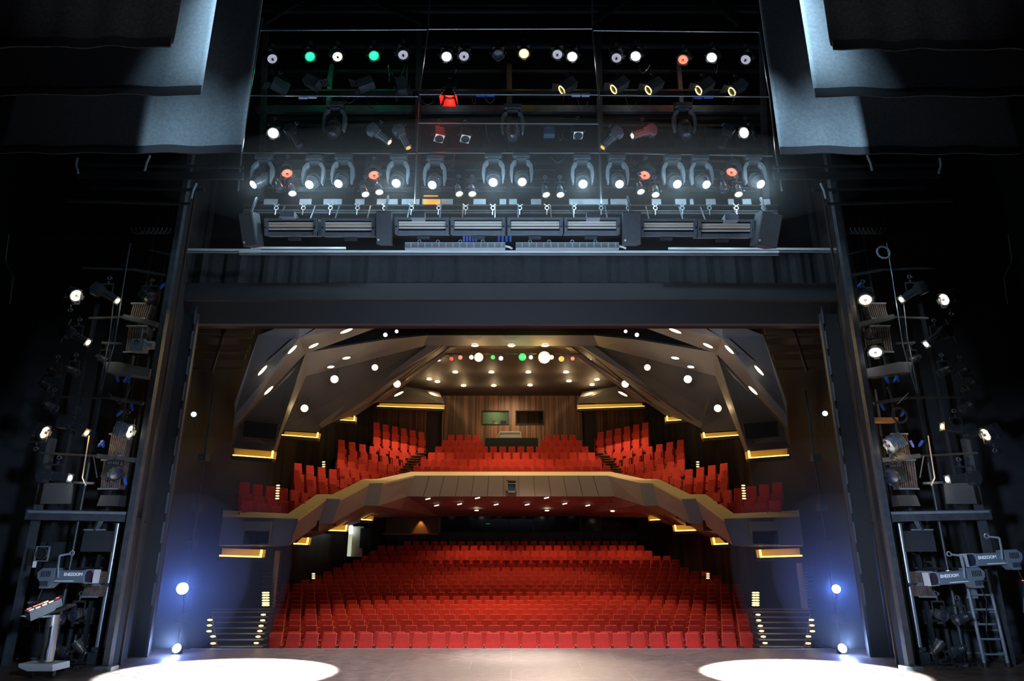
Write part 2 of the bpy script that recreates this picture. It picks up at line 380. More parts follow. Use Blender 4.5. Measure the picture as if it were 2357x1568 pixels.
# step lights
STEPL = [(606,1415),(604.5,1428),(600.8,1440.6),(598,1452.5),(594,1465.5),(590,1480),(603,1494)]
def steplights(lst, side, where, grp, Y=None):
    for k, (u, v) in enumerate(lst):
        for_y = Y(k) if Y else 20.1
        m_ = MB(); m_.lathe([(0, .01), (.05, .01), (.065, 0), (.065, -.015), (0, -.015)], 14)
        o = m_.build('step_light', [L('step')], recentre=False); o.location = at(u, v, for_y); o.rotation_euler = (R(50), 0, 0); o.scale = (1.15, .45, 1)
        tag(o, '%s step light down, %s' % (nth(k+1), where), 'step light', grp)
for s in (0, 1):
    mx = (lambda u: u) if s == 0 else (lambda u: 2351-u)
    sd = ['left', 'right'][s]
    steplights([(mx(u), v) for u, v in STEPL], s, 'inner edge of the %s front aisle steps' % sd, sd+' front aisle step lights', lambda k: 20.7-k*.1+.9-k*.1)
    steplights([(mx(608), v) for v in (1364.5, 1370, 1376, 1382, 1388, 1393)], s, 'inner line of the upper %s aisle flight' % sd, sd+' upper aisle step lights', lambda k: 23.8-k*.2)
    steplights([(mx(615), v) for v in (1364.5, 1370, 1376, 1382, 1388, 1393)], s, 'seat side of the upper %s aisle flight' % sd, sd+' upper seat side step lights', lambda k: 23.8-k*.2)
    steplights([(mx(483), 1427), (mx(482), 1439.6), (mx(481), 1453)], s, 'outer edge of the %s front aisle steps' % sd, sd+' outer aisle step lights', lambda k: 20.4-k*.2)
    steplights([(mx(490), 1465), (mx(490.5), 1481)], s, 'lower corner by the %s handrail' % sd, sd+' handrail step lights', lambda k: 19.9-k*.1)
    steplights([(mx(721.5), 1321), (mx(721.5), 1326), (mx(721.5), 1331)], s, 'mid %s aisle between stalls seats' % sd, sd+' mid stalls step lights', lambda k: 31.2-k*.4)
    steplights([(mx(745), 1063.5), (mx(745), 1069), (mx(745), 1074)], s, '%s balcony aisle below the second canopy' % sd, sd+' upper balcony step lights', lambda k: 30.5-k*.1)
    steplights([(mx(640), 1117.5), (mx(640), 1123.5), (mx(639), 1129.5), (mx(638.5), 1135.5), (mx(638.5), 1141.5), (mx(638), 1147.5)], s, '%s balcony aisle beside the outer seats' % sd, sd+' outer balcony step lights', lambda k: 26.2-k*.15)
    # balcony aisle stair treads
    st = thing('staircase', at(mx(960), 1085, 36), sd+' balcony aisle steps beside the centre block', 'staircase', wl=True)
    for k in range(9):
        v = 1037+k*6.0; a = at(mx(978-k*5.0), v, 38.6-k*.4); c = at(mx(962-k*5), v, 38.6-k*.4)
        MB().box(((a.x+c.x)/2, 38.6-k*.4, a.z-.03), (abs(a.x-c.x)+.2, .4, .05)).build('tread', mat('balcony_tread', (.12,.1,.05), .6), st)

# ------------------------------------------------------------------ seats
def seat_meshes(w0=.36, w1=.42, h=.95, tag_=''):
    def slab(wt, wb, z0, z1, y0, y1, th):
        # tapered upright slab, y at bottom y0, y at top y1 (front face)
        v = [(-wb/2, y0, z0), (wb/2, y0, z0), (wb/2, y0+th, z0), (-wb/2, y0+th, z0), (-wt/2, y1, z1), (wt/2, y1, z1), (wt/2, y1+th, z1), (-wt/2, y1+th, z1)]
        m = MB(); m.add(v, [(0,1,5,4), (1,2,6,5), (2,3,7,6), (3,0,4,7), (4,5,6,7), (0,3,2,1)]); return m
    back = slab(w0, w1, .30, h, .0, .14, .085).mesh('backrest'+tag_, RED, .018)
    pan = slab(w1-.03, w1+.0, .22, .56, -.17, -.12, .11).mesh('seat_cushion'+tag_, RED, .02)
    side = MB(); side.box((-.25, -.02, .32), (.03, .34, .62)); side = side.mesh('side_panel'+tag_, REDB, .006)
    arm = MB(); arm.box((-.25, -.06, .645), (.05, .30, .03)); arm.box((-.25, -.215, .60), (.03, .012, .05)); arm = arm.mesh('armrest'+tag_, BRASS, .004)
    return back, pan, side, arm
SB = list(seat_meshes())
def make_seat(name, loc, rz, label, cat, group, parts=4):
    t = thing(name, loc, label, cat, group); t.rotation_euler = (0, 0, rz)
    for nm, me in zip(('backrest', 'seat_cushion', 'side_panel', 'armrest')[:parts], SB[:parts]): link(nm, me, t)
    return t
EXT = {}
def rowx(i):
    """list of seat x for row i"""
    n = 27+i
    if i >= 12: # the block narrows towards the rear in steps
        L_ = [0]*12+[670, 699, 726, 755, 778, 801, 824, 844, 863, 908][:NR-12]
        R_ = [0]*12+[1684, 1684, 1640, 1602, 1579, 1579, 1554, 1513, 1495, 1480][:NR-12]
        xl = at(L_[i], TOPV[i], ROWY[i]).x; xr = at(R_[i], TOPV[i], ROWY[i]).x
        off = .25*((27+i+1) % 2)
        k0 = math.ceil((xl+.2-off)/PITCH); k1 = math.floor((xr-.2-off)/PITCH)
        return [off+k*PITCH for k in range(k0, k1+1)]
    return [(k-(n-1)/2)*PITCH*1.035 for k in range(n)]
proto = None; count = 0; far = MB()
for i in range(NR):
    xs = rowx(i)
    for k, x in enumerate(xs):
        loc = (x, ROWY[i], ROWZ[i])
        if count < 300:
            lab = 'red stalls seat, %s from the left in the %s row from the stage' % (nth(k+1), nth(i+1))
            if proto is None: proto = make_seat('theatre_seat', loc, 0, lab, 'seat', 'red stalls seats'); proto['category'] = 'seat'
            else: copy_tree(proto, loc, lab)
            count += 1
        else:
            far.M = Matrix.Translation(loc)
            for q, me in enumerate(SB[:2]):
                far.k = 0
                vv = [v.co.copy() for v in me.vertices]; far.add(vv, [tuple(p.vertices) for p in me.polygons])
            far.k = 1; far.box((-.235, -.02, .34), (.04, .3, .6))
o = far.build('rear_stalls_seats', [RED, REDB]); tag(o, 'mass of red seats filling the stalls from the tenth row back', 'seats', None, 'stuff')
# balcony seats
bproto = None; ramp = MB()
def bal_row(a, c, n, rowname):
    global bproto
    A, B = at(*a), at(*c); d = (B-A); ang = math.atan2(d.y, d.x)
    for k in range(n):
        p = A.lerp(B, k/max(1, n-1)); loc = (p.x, p.y, p.z-1.06)
        lab = 'red upper seat, %s from left, %s' % (nth(k+1), rowname)
        if bproto is None:
            SB[:] = seat_meshes(h=1.06, tag_='_high'); bproto = make_seat('balcony_seat', loc, ang, lab, 'seat', 'red balcony seats', 3)  # same kind of theatre seat as the stalls, back drawn taller
        else: o = copy_tree(bproto, loc, lab); o.rotation_euler = (0, 0, ang)
        ramp.M = Matrix.Translation(loc) @ Matrix.Rotation(ang, 4, 'Z'); ramp.box((0, .05, -.2), (.62, .98, .4))
CR = [(950,1407,1072.6,20), (966.6,1387,1056.6,19), (983,1372,1041,18), (999,1357,1027,17)]
for i, (u0, u1, v, n) in enumerate(CR):
    g = 10
    bal_row((u0+g, v, 35.5+.95*i), (u1-g, v, 35.5+.95*i), n, '%s row of the balcony centre block' % nth(i+1))
for i, (u0, u1, u2, u3, v, n) in enumerate(((1015,1113,1243,1342,1013,5), (1029,1105,1253,1327,1000,4))):
    for (p, q, nm) in ((u0, u1, 'left'), (u2, u3, 'right')):
        bal_row((p+9, v, 39.3+.95*i), (q-9, v, 39.3+.95*i), n, '%s balcony centre row, %s of the mixing desk' % (nth(5+i), nm))
SIDE = [('upper inner block', [((869,972,38.5),(972,994,40),6), ((869,988,37.6),(972,1011,39.1),6), ((869,1006,36.7),(972,1030,38.2),6)]),
        ('inner block', [((789,1012,35),(972,1050,38),9), ((789,1028,34.1),(960,1064,37.1),8), ((789,1043,33.2),(945,1077,36),8), ((789,1058,32.3),(925,1088,34.8),7), ((800,1075,31.9),(890,1093,33.6),5)]),
        ('middle block', [((690,1066,30.5),(846,1093,33),7), ((690,1082,29.6),(797,1103,31.5),5), ((690,1098,28.7),(773,1114,30.3),4), ((692,1114,27.8),(749,1127,29),3), ((684,1128,27),(708,1134,27.5),2)]),
        ('outer block', [((566,1110,26.6),(655,1123,27.4),4), ((568,1136,26.1),(659,1154,26.7),4), ((571,1152,25.6),(636,1165,26.0),3)])]
for s in (0, 1):
    sd = ['left', 'right'][s]
    for nm, rows in SIDE:
        for r, (a, c, n) in enumerate(rows):
            if s == 0: bal_row(a, c, n, '%s row down, %s balcony %s' % (nth(r+1), sd, nm))
            else: bal_row((2352-c[0], c[1], c[2]), (2352-a[0], a[1], a[2]), n, '%s row down, %s balcony %s' % (nth(r+1), sd, nm))
ramp.M = Matrix.Identity(4)
struct('floor', ramp, mat('balcony_carpet', (.04,.012,.01), .95))
# mixing desk in the balcony
p = at(1178, 1040, 39.6)
t = thing('mixing_desk', (p.x, 39.6, p.z-.8), 'black draped sound desk in the middle of the upper balcony rows', 'mixing desk', wl=True)
pxbox(MB(), 1117, 1008, 1239, 1060, 39.3, .9).build('counter', BLACK, t, bevel=.03)
a = at(1144, 1007, 39.6); c = at(1199, 994, 39.6)
cv = MB(); cv.prism([at(1143, 1008, 39.5), at(1151, 994.5, 39.5), at(1197, 994.5, 39.5), at(1199, 1008, 39.5)], (0, .6, .05)); cv.build('dust_cover', mat('white_cover', (.42,.42,.42), .8), t)
MB().tube([at(1143, 1008, 39.45), at(1151, 994.5, 39.45), at(1198, 994.5, 39.45), at(1199, 1008, 39.45)], .025).build('cover_frame', mat('cream_edge', (.8,.72,.4), .5), t)

# ------------------------------------------------------------------ balcony front
PF = [(513,1189.5,1175,1255,503,25.0), (687,1194.5,1182.6,1256,664,25.0), (751,1148,1138,1205.5,732,28.0), (784,1149,1138,1205.5,764,28.2), (850,1113,1103,1163.6,839,31.0), (881,1112,1103,1165,871,31.3), (954,1095,1086,1143,938,34.0)]
BACKU = [514, 663, 729, 765, 837, 868, 948]
BALP = mat('balcony_panel', (.42,.37,.42), .55, noise=.05, nscale=.6)
BALG = mat('balcony_grey_panel', (.27,.29,.36), .6)
COPE = mat('balcony_coping', (.92,.78,.46), .5)
prof = []
for (u, v, vb, v2, u2, Y), ub in zip(PF, BACKU):
    top = at(u, v, Y); back = top+Vector((0, .55, 0)); bk = at(ub, vb, Y+.75); bot = at(u2, v2, Y-.35)
    back = Vector((bk.x, Y+.75, bk.z)); prof.append((top, back, bot))
prof = prof+[tuple(Vector((-p.x, p.y, p.z)) for p in t) for t in prof[::-1]]
bal = thing('balcony', (0, 34, 4.9), 'long faceted grey balcony front with pale gold coping spanning the hall', 'balcony', wl=True)
nseg = len(prof)-1
for k in range(nseg):
    (t0, b0, o0), (t1, b1, o1) = prof[k], prof[k+1]
    short = k in (2, 4, nseg-3, nseg-5)
    m_ = MB(); m_.prism([t0, t1, o1, o0], (0, .12, 0)); m_.build('front_panel', BALG if short or k in (0, nseg-1) else BALP, bal)
    m_ = MB(); m_.prism([t0, b0, b1, t1], (0, 0, -.08)); m_.build('coping', COPE, bal)
    m_ = MB(); bb0, bb1 = b0+Vector((0, .05, -1.0)), b1+Vector((0, .05, -1.0)); m_.prism([b0, b1, bb1, bb0], (0, .06, 0)); m_.build('rear_panel', BALG, bal)
# joints of the centre panels
t0, b0, o0 = prof[6]; t1, b1, o1 = prof[7]
for k in range(1, 13):
    f = k/13; a = t0.lerp(t1, f)+Vector((0, -.012, -.02)); c = o0.lerp(o1, f)+Vector((0, -.012, .02)); MB().bar(a, c, .014, .014).build('panel_joint', BLACK, bal)
# soffit
b = MB()
SB2 = [at(508, 1262, 27.5), at(600, 1262, 27.5), at(668, 1246, 30.5), at(712, 1238, 31), at(800, 1212, 35.5), at(862, 1192, 37.5), at(1010, 1189, 40.7)]
SBR = [Vector((-p.x, p.y, p.z)) for p in SB2[::-1]]
rear = SB2+SBR
sof = [p[2]+Vector((0, .05, 0)) for p in prof]
for k in range(len(sof)-1):
    b.prism([sof[k], sof[k+1], rear[k+1], rear[k]], (0, 0, .1))
b.build('soffit', mat('soffit', (.5,.36,.3), .65, noise=.05, nscale=.5), bal)
# recessed lights in the soffit
def soffit_at(u, v):
    za, zb2, ya, yb = at(u, 1143, 33.7).z, at(u, 1189, 40.7).z, 33.7, 40.7
    lo, hi = 33.0, 41.0
    for _ in range(40):
        m = (lo+hi)/2; zp = za+(zb2-za)*(m-ya)/(yb-ya)
        if at(u, v, m).z < zp: lo = m
        else: hi = m
    return at(u, v, lo-(2.6 if u < 950 and v > 1170 or u > 1405 and v > 1170 else .9))
SOF = [(944,1178,.1),(1097,1175.6,.11),(1259,1176,.11),(1410,1177.5,.1)]
for k, (u, v, r) in enumerate(SOF):
    o = MB().lathe([(0, -.02), (r*.8, -.015), (r, 0), (r, .03), (0, .03)], 16).build('ceiling_downlight', L('warm'), recentre=False); o.location = soffit_at(u, v); tag(o, '%s of the four round lights under the balcony, counted from the left' % nth(k+1), 'ceiling light', 'round lights under the balcony')
for k, (u, v) in enumerate(((928,1163),(1005,1165),(1058,1162),(1142,1163),(1213.6,1163),(1300,1161),(1353,1165),(1436,1164),(985,1150),(1099,1148),(1258,1147.6))):
    o = MB().cyl((-.12, 0, 0), (.12, 0, .05), .03, n=8).build('soffit_light', L('dim'), recentre=False); o.location = soffit_at(u, v); tag(o, 'small slot light under the balcony, %s from left, %s' % (nth(k+1) if k < 8 else nth(k-7), 'main row' if k < 8 else 'row nearest the front'), 'ceiling light', 'slot lights under the balcony')
# seat number box on the centre of the front
t = thing('projector_hatch', at(1178, 1132, 33.5), 'small square framed opening with dark glass in the middle of the balcony front', 'hatch', wl=True)
fr = MB()
for (u0, v0, u1, v1) in ((1166,1105,1190,1107), (1166,1112,1190,1114), (1166,1130,1190,1134), (1166,1105,1169,1134), (1187,1105,1190,1134)): pxbox(fr, u0, v0, u1, v1, 33.5, .1)
fr.build('frame', mat('hatch_frame', (.6,.5,.28), .5), t)
pxbox(MB(), 1169, 1107, 1187, 1132, 33.58, .06).build('glass', GLASSD, t)
# monitors hanging on the balcony ends
for s in (0, 1):
    q = [(563,1201),(624,1201),(621,1215),(558,1215)]; sc_ = [(563,1214.5),(621,1215),(617,1252),(559,1251)]
    f = (lambda u: u) if s == 0 else (lambda u: 2351.5-u)
    t = thing('monitor', at(f(590), 1252, 24.5), 'large dark screen in a pale frame on the %s end of the balcony front' % ['left', 'right'][s], 'monitor', wl=True)
    MB().prism([at(f(563), 1200.5, 24.55), at(f(624.5), 1201, 24.55), at(f(618), 1254, 24.3), at(f(556), 1254, 24.3)], (0, .12, 0)).build('frame', mat('monitor_frame', (.3,.29,.29), .5), t)
    MB().prism([at(f(u), v, 24.5 if v < 1220 else 24.25) for u, v in sc_], (0, .05, 0)).build('screen', mat('dark_screen', (.01,.013,.03), .15), t)
    MB().prism([at(f(556), 1254, 24.1), at(f(590), 1254, 24.1), at(f(590), 1258, 24.1), at(f(556), 1257, 24.1)], (0, .25, 0)).build('ledge', COPE, t)

# coves: lit recesses (LED strip on the bottom ledge and inner end)
def cove(u0, v0, u1, v1, u2, v2, u3, v3, Y, inner, label, depth=.35, es='yellow'):
    """corners: top-left, top-right, bottom-right, bottom-left"""
    P = [at(u0, v0, Y), at(u1, v1, Y), at(u2, v2, Y), at(u3, v3, Y)]
    t = thing('cove_light', (P[2]+P[3])/2, label, 'cove light', wl=True)
    D = Vector((0, depth, 0))
    MB().prism([p+D for p in P], (0, .05, 0)).build('back_panel', COVE, t)
    a, c = P[3], P[2]
    MB().prism([a, c, c+Vector((0, 0, -.12)), a+Vector((0, 0, -.12))], (0, depth, 0)).build('ledge', PANELD, t)
    MB().bar(a+Vector((.03, .12, .025)), c+Vector((-.03, .12, .025)), .05, .05).build('light_strip', L('yellow'), t)
    if inner:
        i0, i1 = (P[1], P[2]) if inner > 0 else (P[0], P[3])
        MB().bar(i0+Vector((-inner*.06, .1, 0)), i1+Vector((-inner*.06, .1, 0)), .09, .05).build('end_strip', L('yellow'), t)
    return t
COVES = [('outermost canopy panel', (531,1029,630,1037,627,1055.5,531,1048.5), 26.0), ('second canopy panel from outside', (650,990,734,995,731,1008.5,645,1002), 29.5),
         ('third canopy panel from outside', (766,955,818,957,817,969.5,761,966), 33.5), ('innermost canopy panel', (872,925,1022,929,1021.5,941,866,935.5), 37.5),
         ('outer end of the balcony', (502,1262,604,1265.5,601,1284,500,1281), 25.2), ('inner end of the balcony wing, lower', (690,1237,711.5,1237.5,708,1254.5,672,1253), 28.6),
         ('middle step of the balcony', (768,1208,800,1208.5,797,1223.5,740,1221.5), 31.8), ('innermost step of the balcony', (850,1187,857,1187,856,1198.5,829,1197), 35)]
for s in (0, 1):
    for nm, c, Y in COVES:
        inn = 1 if nm not in ('innermost canopy panel', 'innermost step of the balcony') else 0
        if s: c = (2351.5-c[2], c[3], 2351.5-c[0], c[1], 2351.5-c[6], c[7], 2351.5-c[4], c[5]); inn = -inn
        cove(*c, Y, inn, 'glowing yellow cove light under the %s, %s side' % (nm, ['left', 'right'][s]))

# ------------------------------------------------------------------ ceiling canopy
def mp(pts, s): return [at(u if s == 0 else 2351.5-u, v, Y) for (u, v, Y) in pts]
PAN = [('canopy_top', PANEL, [(595,771,25), (690,735,24), (820,690,24), (688,779,24.5)]),
       ('canopy_arm', PANEL, [(688,779,24.5), (850,686,24), (1010,703,26), (702,815,27)]),
       ('canopy_side', PANEL, [(595,771,25), (688,779,24.5), (539.5,957,25.4), (540.6,926,25.2)]),
       ('canopy_fold', PANEL, [(688,779,24.5), (702,815,27), (537,986,25.6), (539.5,957,25.4)]),
       ('canopy_leg', PANELD, [(702,816,27.2), (537,986,25.65), (531,1030,25.95), (629,1037,26.2)]),
       ('canopy_edge', PANEL, [(702,815,27), (704,866,28.5), (651,989,27.8), (634,1045,27.0), (628.5,1036,26.6)]),
       ('canopy_arc', PANEL, [(702,812,27.3), (880,783,28.5), (985,772,29.6), (975,797,30.0), (704,866,28.5)]),
       ('canopy_wing', PANELD, [(704,866,28.7), (651,990,29.3), (734,996,29.6), (739,985,29.7), (790,955,30.9), (1020,797,30.4), (975,797,30.2)]),
       ('canopy_rib', PANEL, [(985,796,30.05), (1016,796,30.05), (853,925,31.6), (739,986,29.5), (735,978,29.3), (820,915,30.0)]),
       ('canopy_bay', PANELD, [(735,988,33.0), (761,956,33.6), (818,958,33.8), (866,926,34.2), (1000,812,33)]),
       ('canopy_rib', PANEL, [(1036,800,31), (1052,799,31), (884,922,34.0), (866,926,34.0), (853,931,33.6)]),
       ('canopy_bay', PANELD, [(866,926,37.7), (1022,929,37.9), (1010,905,39.5), (930,893,37.6)])]
for s in (0, 1):
    for nm, m_, pts in PAN:
        b = MB(); b.prism(mp(pts, s), (0, .12, .12)); o = struct('ceiling', b, m_)
# centre front beam of the ceiling, main ceiling plane
b = MB(); b.prism([at(984, 772, 29.6), at(1367, 772, 29.6), at(1376, 796, 30), at(975, 796, 30)], (0, .2, .1)); struct('ceiling', b, PANEL)
CZ = 11.85
b = MB(); b.box((0, 36.4, CZ+.1), (22.6, 11.6, .2)); struct('ceiling', b, PANELD)
b = MB(); b.box((0, 25, 15.4), (23, 12, .2)); b.box((0, 30.6, 13.6), (22.6, .2, 3.6)); struct('ceiling', b, BLACK)
# dark screens in the canopy legs and service slots
for s in (0, 1):
    P = mp([(563,969,25.6), (640,976,25.9), (634,1012,25.9), (559,1005,25.6)], s)
    o = MB().prism(P, (0, .15, 0)).build('loudspeaker_grille', mat('speaker_cloth', (.008,.008,.009), .8)); tag(o, 'black rectangular loudspeaker opening in the %s canopy leg' % ['left', 'right'][s], 'loudspeaker')
    P = mp([(674,780,24.4), (681,781,24.4), (627,832,24.8), (613,833,24.8)], s)
    o = MB().prism(P, (0, .04, 0)).build('ceiling_hatch', mat('hatch_grey', (.12,.12,.125), .6)); tag(o, 'narrow slanting service hatch in the %s canopy side panel' % ['left', 'right'][s], 'hatch')

# ceiling lights
def slotlight(u, v, Y, ang, ln, label, w_=.075):
    m_ = MB(); m_.lathe([(0, .5), (.3, .42), (.48, .15), (.5, 0), (.45, -.2), (0, -.3)], 18); me = m_.mesh('slot', L('warm')); me.transform(Matrix.Diagonal((ln*.8, .1, .1, 1)) @ Matrix.Rotation(R(90), 4, 'X'))
    o = link('ceiling_spotlight', me, None, at(u, v, Y)); o.rotation_euler = (0, -R(ang), 0); tag(o, label, 'ceiling light', 'slanted ceiling slot lights'); return o
SL = [(757.5,748,23.8,28,.45),(794,749,23.8,28,.45),(797.5,762,24.2,22,.6),(870,750,24.6,24,.4),(722,796,25.0,27,.5),(673,805,24.4,48,.55),(604.5,853,24.7,52,.6),(618.5,899,25.1,48,.55),(797.5,824.5,27.6,10,.42),(761.5,845,27.7,8,.36),(854.5,879,30.4,28,.6),(918,907,31.6,28,.6),(672,889,24.0,48,.01)]
for s in (0, 1):
    for k, (u, v, Y, a, ln) in enumerate(SL[:-1]):
        slotlight(u if s == 0 else 2351.5-u, v, Y-.12, a if s == 0 else -a, ln, 'warm slot light in the %s canopy, %s counted from the top' % (['left', 'right'][s], nth(k+1)))
DL = [(1092.6,794,29.4),(1177,794.6,29.4),(1255,794,29.4),(1048,856,0),(1131,856,0),(1216,856,0),(1302.6,856,0),(1006.8,878,0),(1067,887,0),(1136.6,887,0),(1220,886,0),(1309.5,876.6,0),(1363,885,0),(988,872,0),(1374,873,0),(1007,828,0),(1355,830,0)]
def ceil_at(u, v, z=CZ-.03):
    dx, dy, dz = (u-CX), F*CT-(CY-v)*ST, F*ST+(CY-v)*CT; t = (z-CAM.z)/dz; return Vector((dx*t, dy*t, z))
dlm = MB().lathe([(0, -.06), (.13, -.05), (.15, -.02), (.15, .02), (0, .02)], 16).mesh('lamp', L('warm'))
trim = MB().ring((0, 0, -.02), .165, .02).mesh('trim', PALE)
DLN = ['front beam', 'upper row', 'lower row', 'outer pair']
for k, (u, v, Y) in enumerate(DL):
    p = at(u, v, Y) if Y else ceil_at(u, v)
    wh = 'front beam' if k < 3 else 'middle row' if k < 7 else 'rear row' if k < 13 else 'outer edges'
    t = thing('ceiling_downlight', p, 'round warm ceiling downlight, %s, %s from the left there' % (wh, nth([1,2,3,1,2,3,4,1,2,3,4,5,6,1,2,3,4][k])), 'ceiling light', 'round ceiling downlights')
    link('bulb', dlm, t); link('trim', trim, t)
    lamp('POINT', (p.x, p.y, p.z-.34), 17, (1, .72, .36), name='downlight_glow', size=.05)
# ------------------------------------------------------------------ lighting fixtures (beam along local +Z)
CACHE = {}
def cached(k, fn):
    if k not in CACHE: CACHE[k] = fn()
    return CACHE[k]
def m_pc_body():
    m = MB(); m.lathe([(0, -.20), (.10, -.20), (.13, -.17), (.15, -.12), (.15, .06), (0, .06)], 8); m.lathe([(.15, .05), (.165, .06), (.165, .155), (.14, .155), (.14, .1), (0, .1)], 24)
    for k in range(4): m.box((0, 0, -.15+.05*k), (.33-.02*(k == 0), .33-.02*(k == 0), .012))
    for s in (-1, 1): m.box((s*.168, 0, .14), (.014, .12, .08)); m.box((0, s*.168, .14), (.12, .014, .08))
    return m.mesh('body', DARK)
def m_lens(r=.135, z=.13, dot=True):
    m = MB(); m.lathe([(0, z+.03), (r*.5, z+.024), (r, z), (r, z-.01), (0, z-.01)], 24); return m
def m_yoke(w_=.19, up=.42):
    m = MB(); m.bar((-w_, 0, 0), (-w_, 0, up*.62), .012, .04); m.bar((w_, 0, 0), (w_, 0, up*.62), .012, .04); m.bar((-w_, 0, up*.62), (w_, 0, up*.62), .012, .04)
    m.cyl((-w_-.04, 0, 0), (-w_, 0, 0), .03, n=8); m.cyl((w_, 0, 0), (w_+.04, 0, 0), .03, n=8)
    return m.mesh('yoke', DARK)
def m_clamp(up=.42):
    m = MB(); m.bar((0, 0, up*.62), (0, 0, up*.8), .03); m.ring((0, 0, up), .04, .014, 12, 6, 'Y'); m.box((.05, 0, up), (.03, .03, .05))
    return m.mesh('hook_clamp', STEEL)
def m_profile_body():
    m = MB(); m.cyl((0, 0, -.12), (0, 0, .34), .088, .088, 8); m.box((0, 0, -.10), (.2, .2, .14)); m.box((0, 0, .1), (.16, .15, .42))
    for s in (-1, 1): m.box((s*.087, 0, .12), (.012, .03, .4))
    m.box((0, 0, .35), (.2, .2, .015))
    return m.mesh('barrel', GREY if False else DARK, .006)
def m_profile_house():
    m = MB(); m.prism([(-.10, -.16, -.18), (-.10, -.19, -.3), (-.10, -.05, -.40), (-.10, .10, -.38), (-.10, .15, -.26), (-.10, .12, -.16)], (.2, 0, 0))
    for k in range(7): m.box((0, -.11+.04*k, -.28), (.215, .01, .17))
    return m.mesh('lamp_housing', DARK)
def m_par_body():
    m = MB(); m.lathe([(0, -.2), (.05, -.2), (.07, -.15), (.08, -.12), (.085, -.05), (.105, .02), (.105, .12), (.115, .12), (.115, .14), (.095, .14), (.09, .11), (0, .1)], 18)
    for z in (-.1, -.06, -.02): m.ring((0, 0, z), .09, .007, 18, 5)
    for k in range(5):
        a = k*1.25; m.cyl((.05*math.cos(a), .05*math.sin(a), -.2), (.05*math.cos(a), .05*math.sin(a), -.215), .012, n=6)
    return m.mesh('can', mat('black_gloss_metal', (.12,.13,.14), .25, .7), smooth=True)
def m_mh_base():
    m = MB(); m.box((0, 0, .66), (.44, .30, .13)); m.box((0, 0, .57), (.3, .24, .07))
    for s in (-1, 1): m.bar((s*.2, 0, .74), (s*.24, 0, .80), .03); m.bar((s*.24, -.05, .72), (s*.24, -.05, .6), .02)
    return m.mesh('base', STEEL, .012)
def m_mh_arm(s):
    m = MB(); pts = [(s*.14, .07, .53), (s*.22, .07, .52), (s*.30, .07, .38), (s*.32, .07, .15), (s*.28, .07, -.1), (s*.24, .07, -.12), (s*.225, .07, .1), (s*.215, .07, .35), (s*.14, .07, .45)]
    m.prism(pts, (0, -.15, 0)); return m.mesh('yoke_arm', GREY, .008)
def m_mh_head():
    m = MB(); m.lathe([(0, -.3), (.11, -.29), (.17, -.22), (.2, -.08), (.195, .05), (.17, .17), (.13, .29), (.125, .34), (.11, .34), (.105, .3), (0, .3)], 20)
    m.ring((0, 0, -.02), .2, .012, 20, 5); m.ring((0, 0, .15), .178, .008, 20, 5)
    return m.mesh('head', mat('moving_head_shell', (.05,.055,.06), .35), smooth=True)
def aimq(d, up='Y'):
    return Vector(d).normalized().to_track_quat('Z', up)
def rear_dir(lp, rp, Y, Ln):
    """direction of the beam from a lens point and a rear point seen in the photo, for a body of length Ln"""
    A = at(lp[0], lp[1], Y); best = None
    for k in range(41):
        B = at(rp[0], rp[1], Y+Ln*k/40); e = abs((A-B).length-Ln)
        if best is None or e < best[0]: best = (e, B)
    return A, (A-best[1]).normalized()
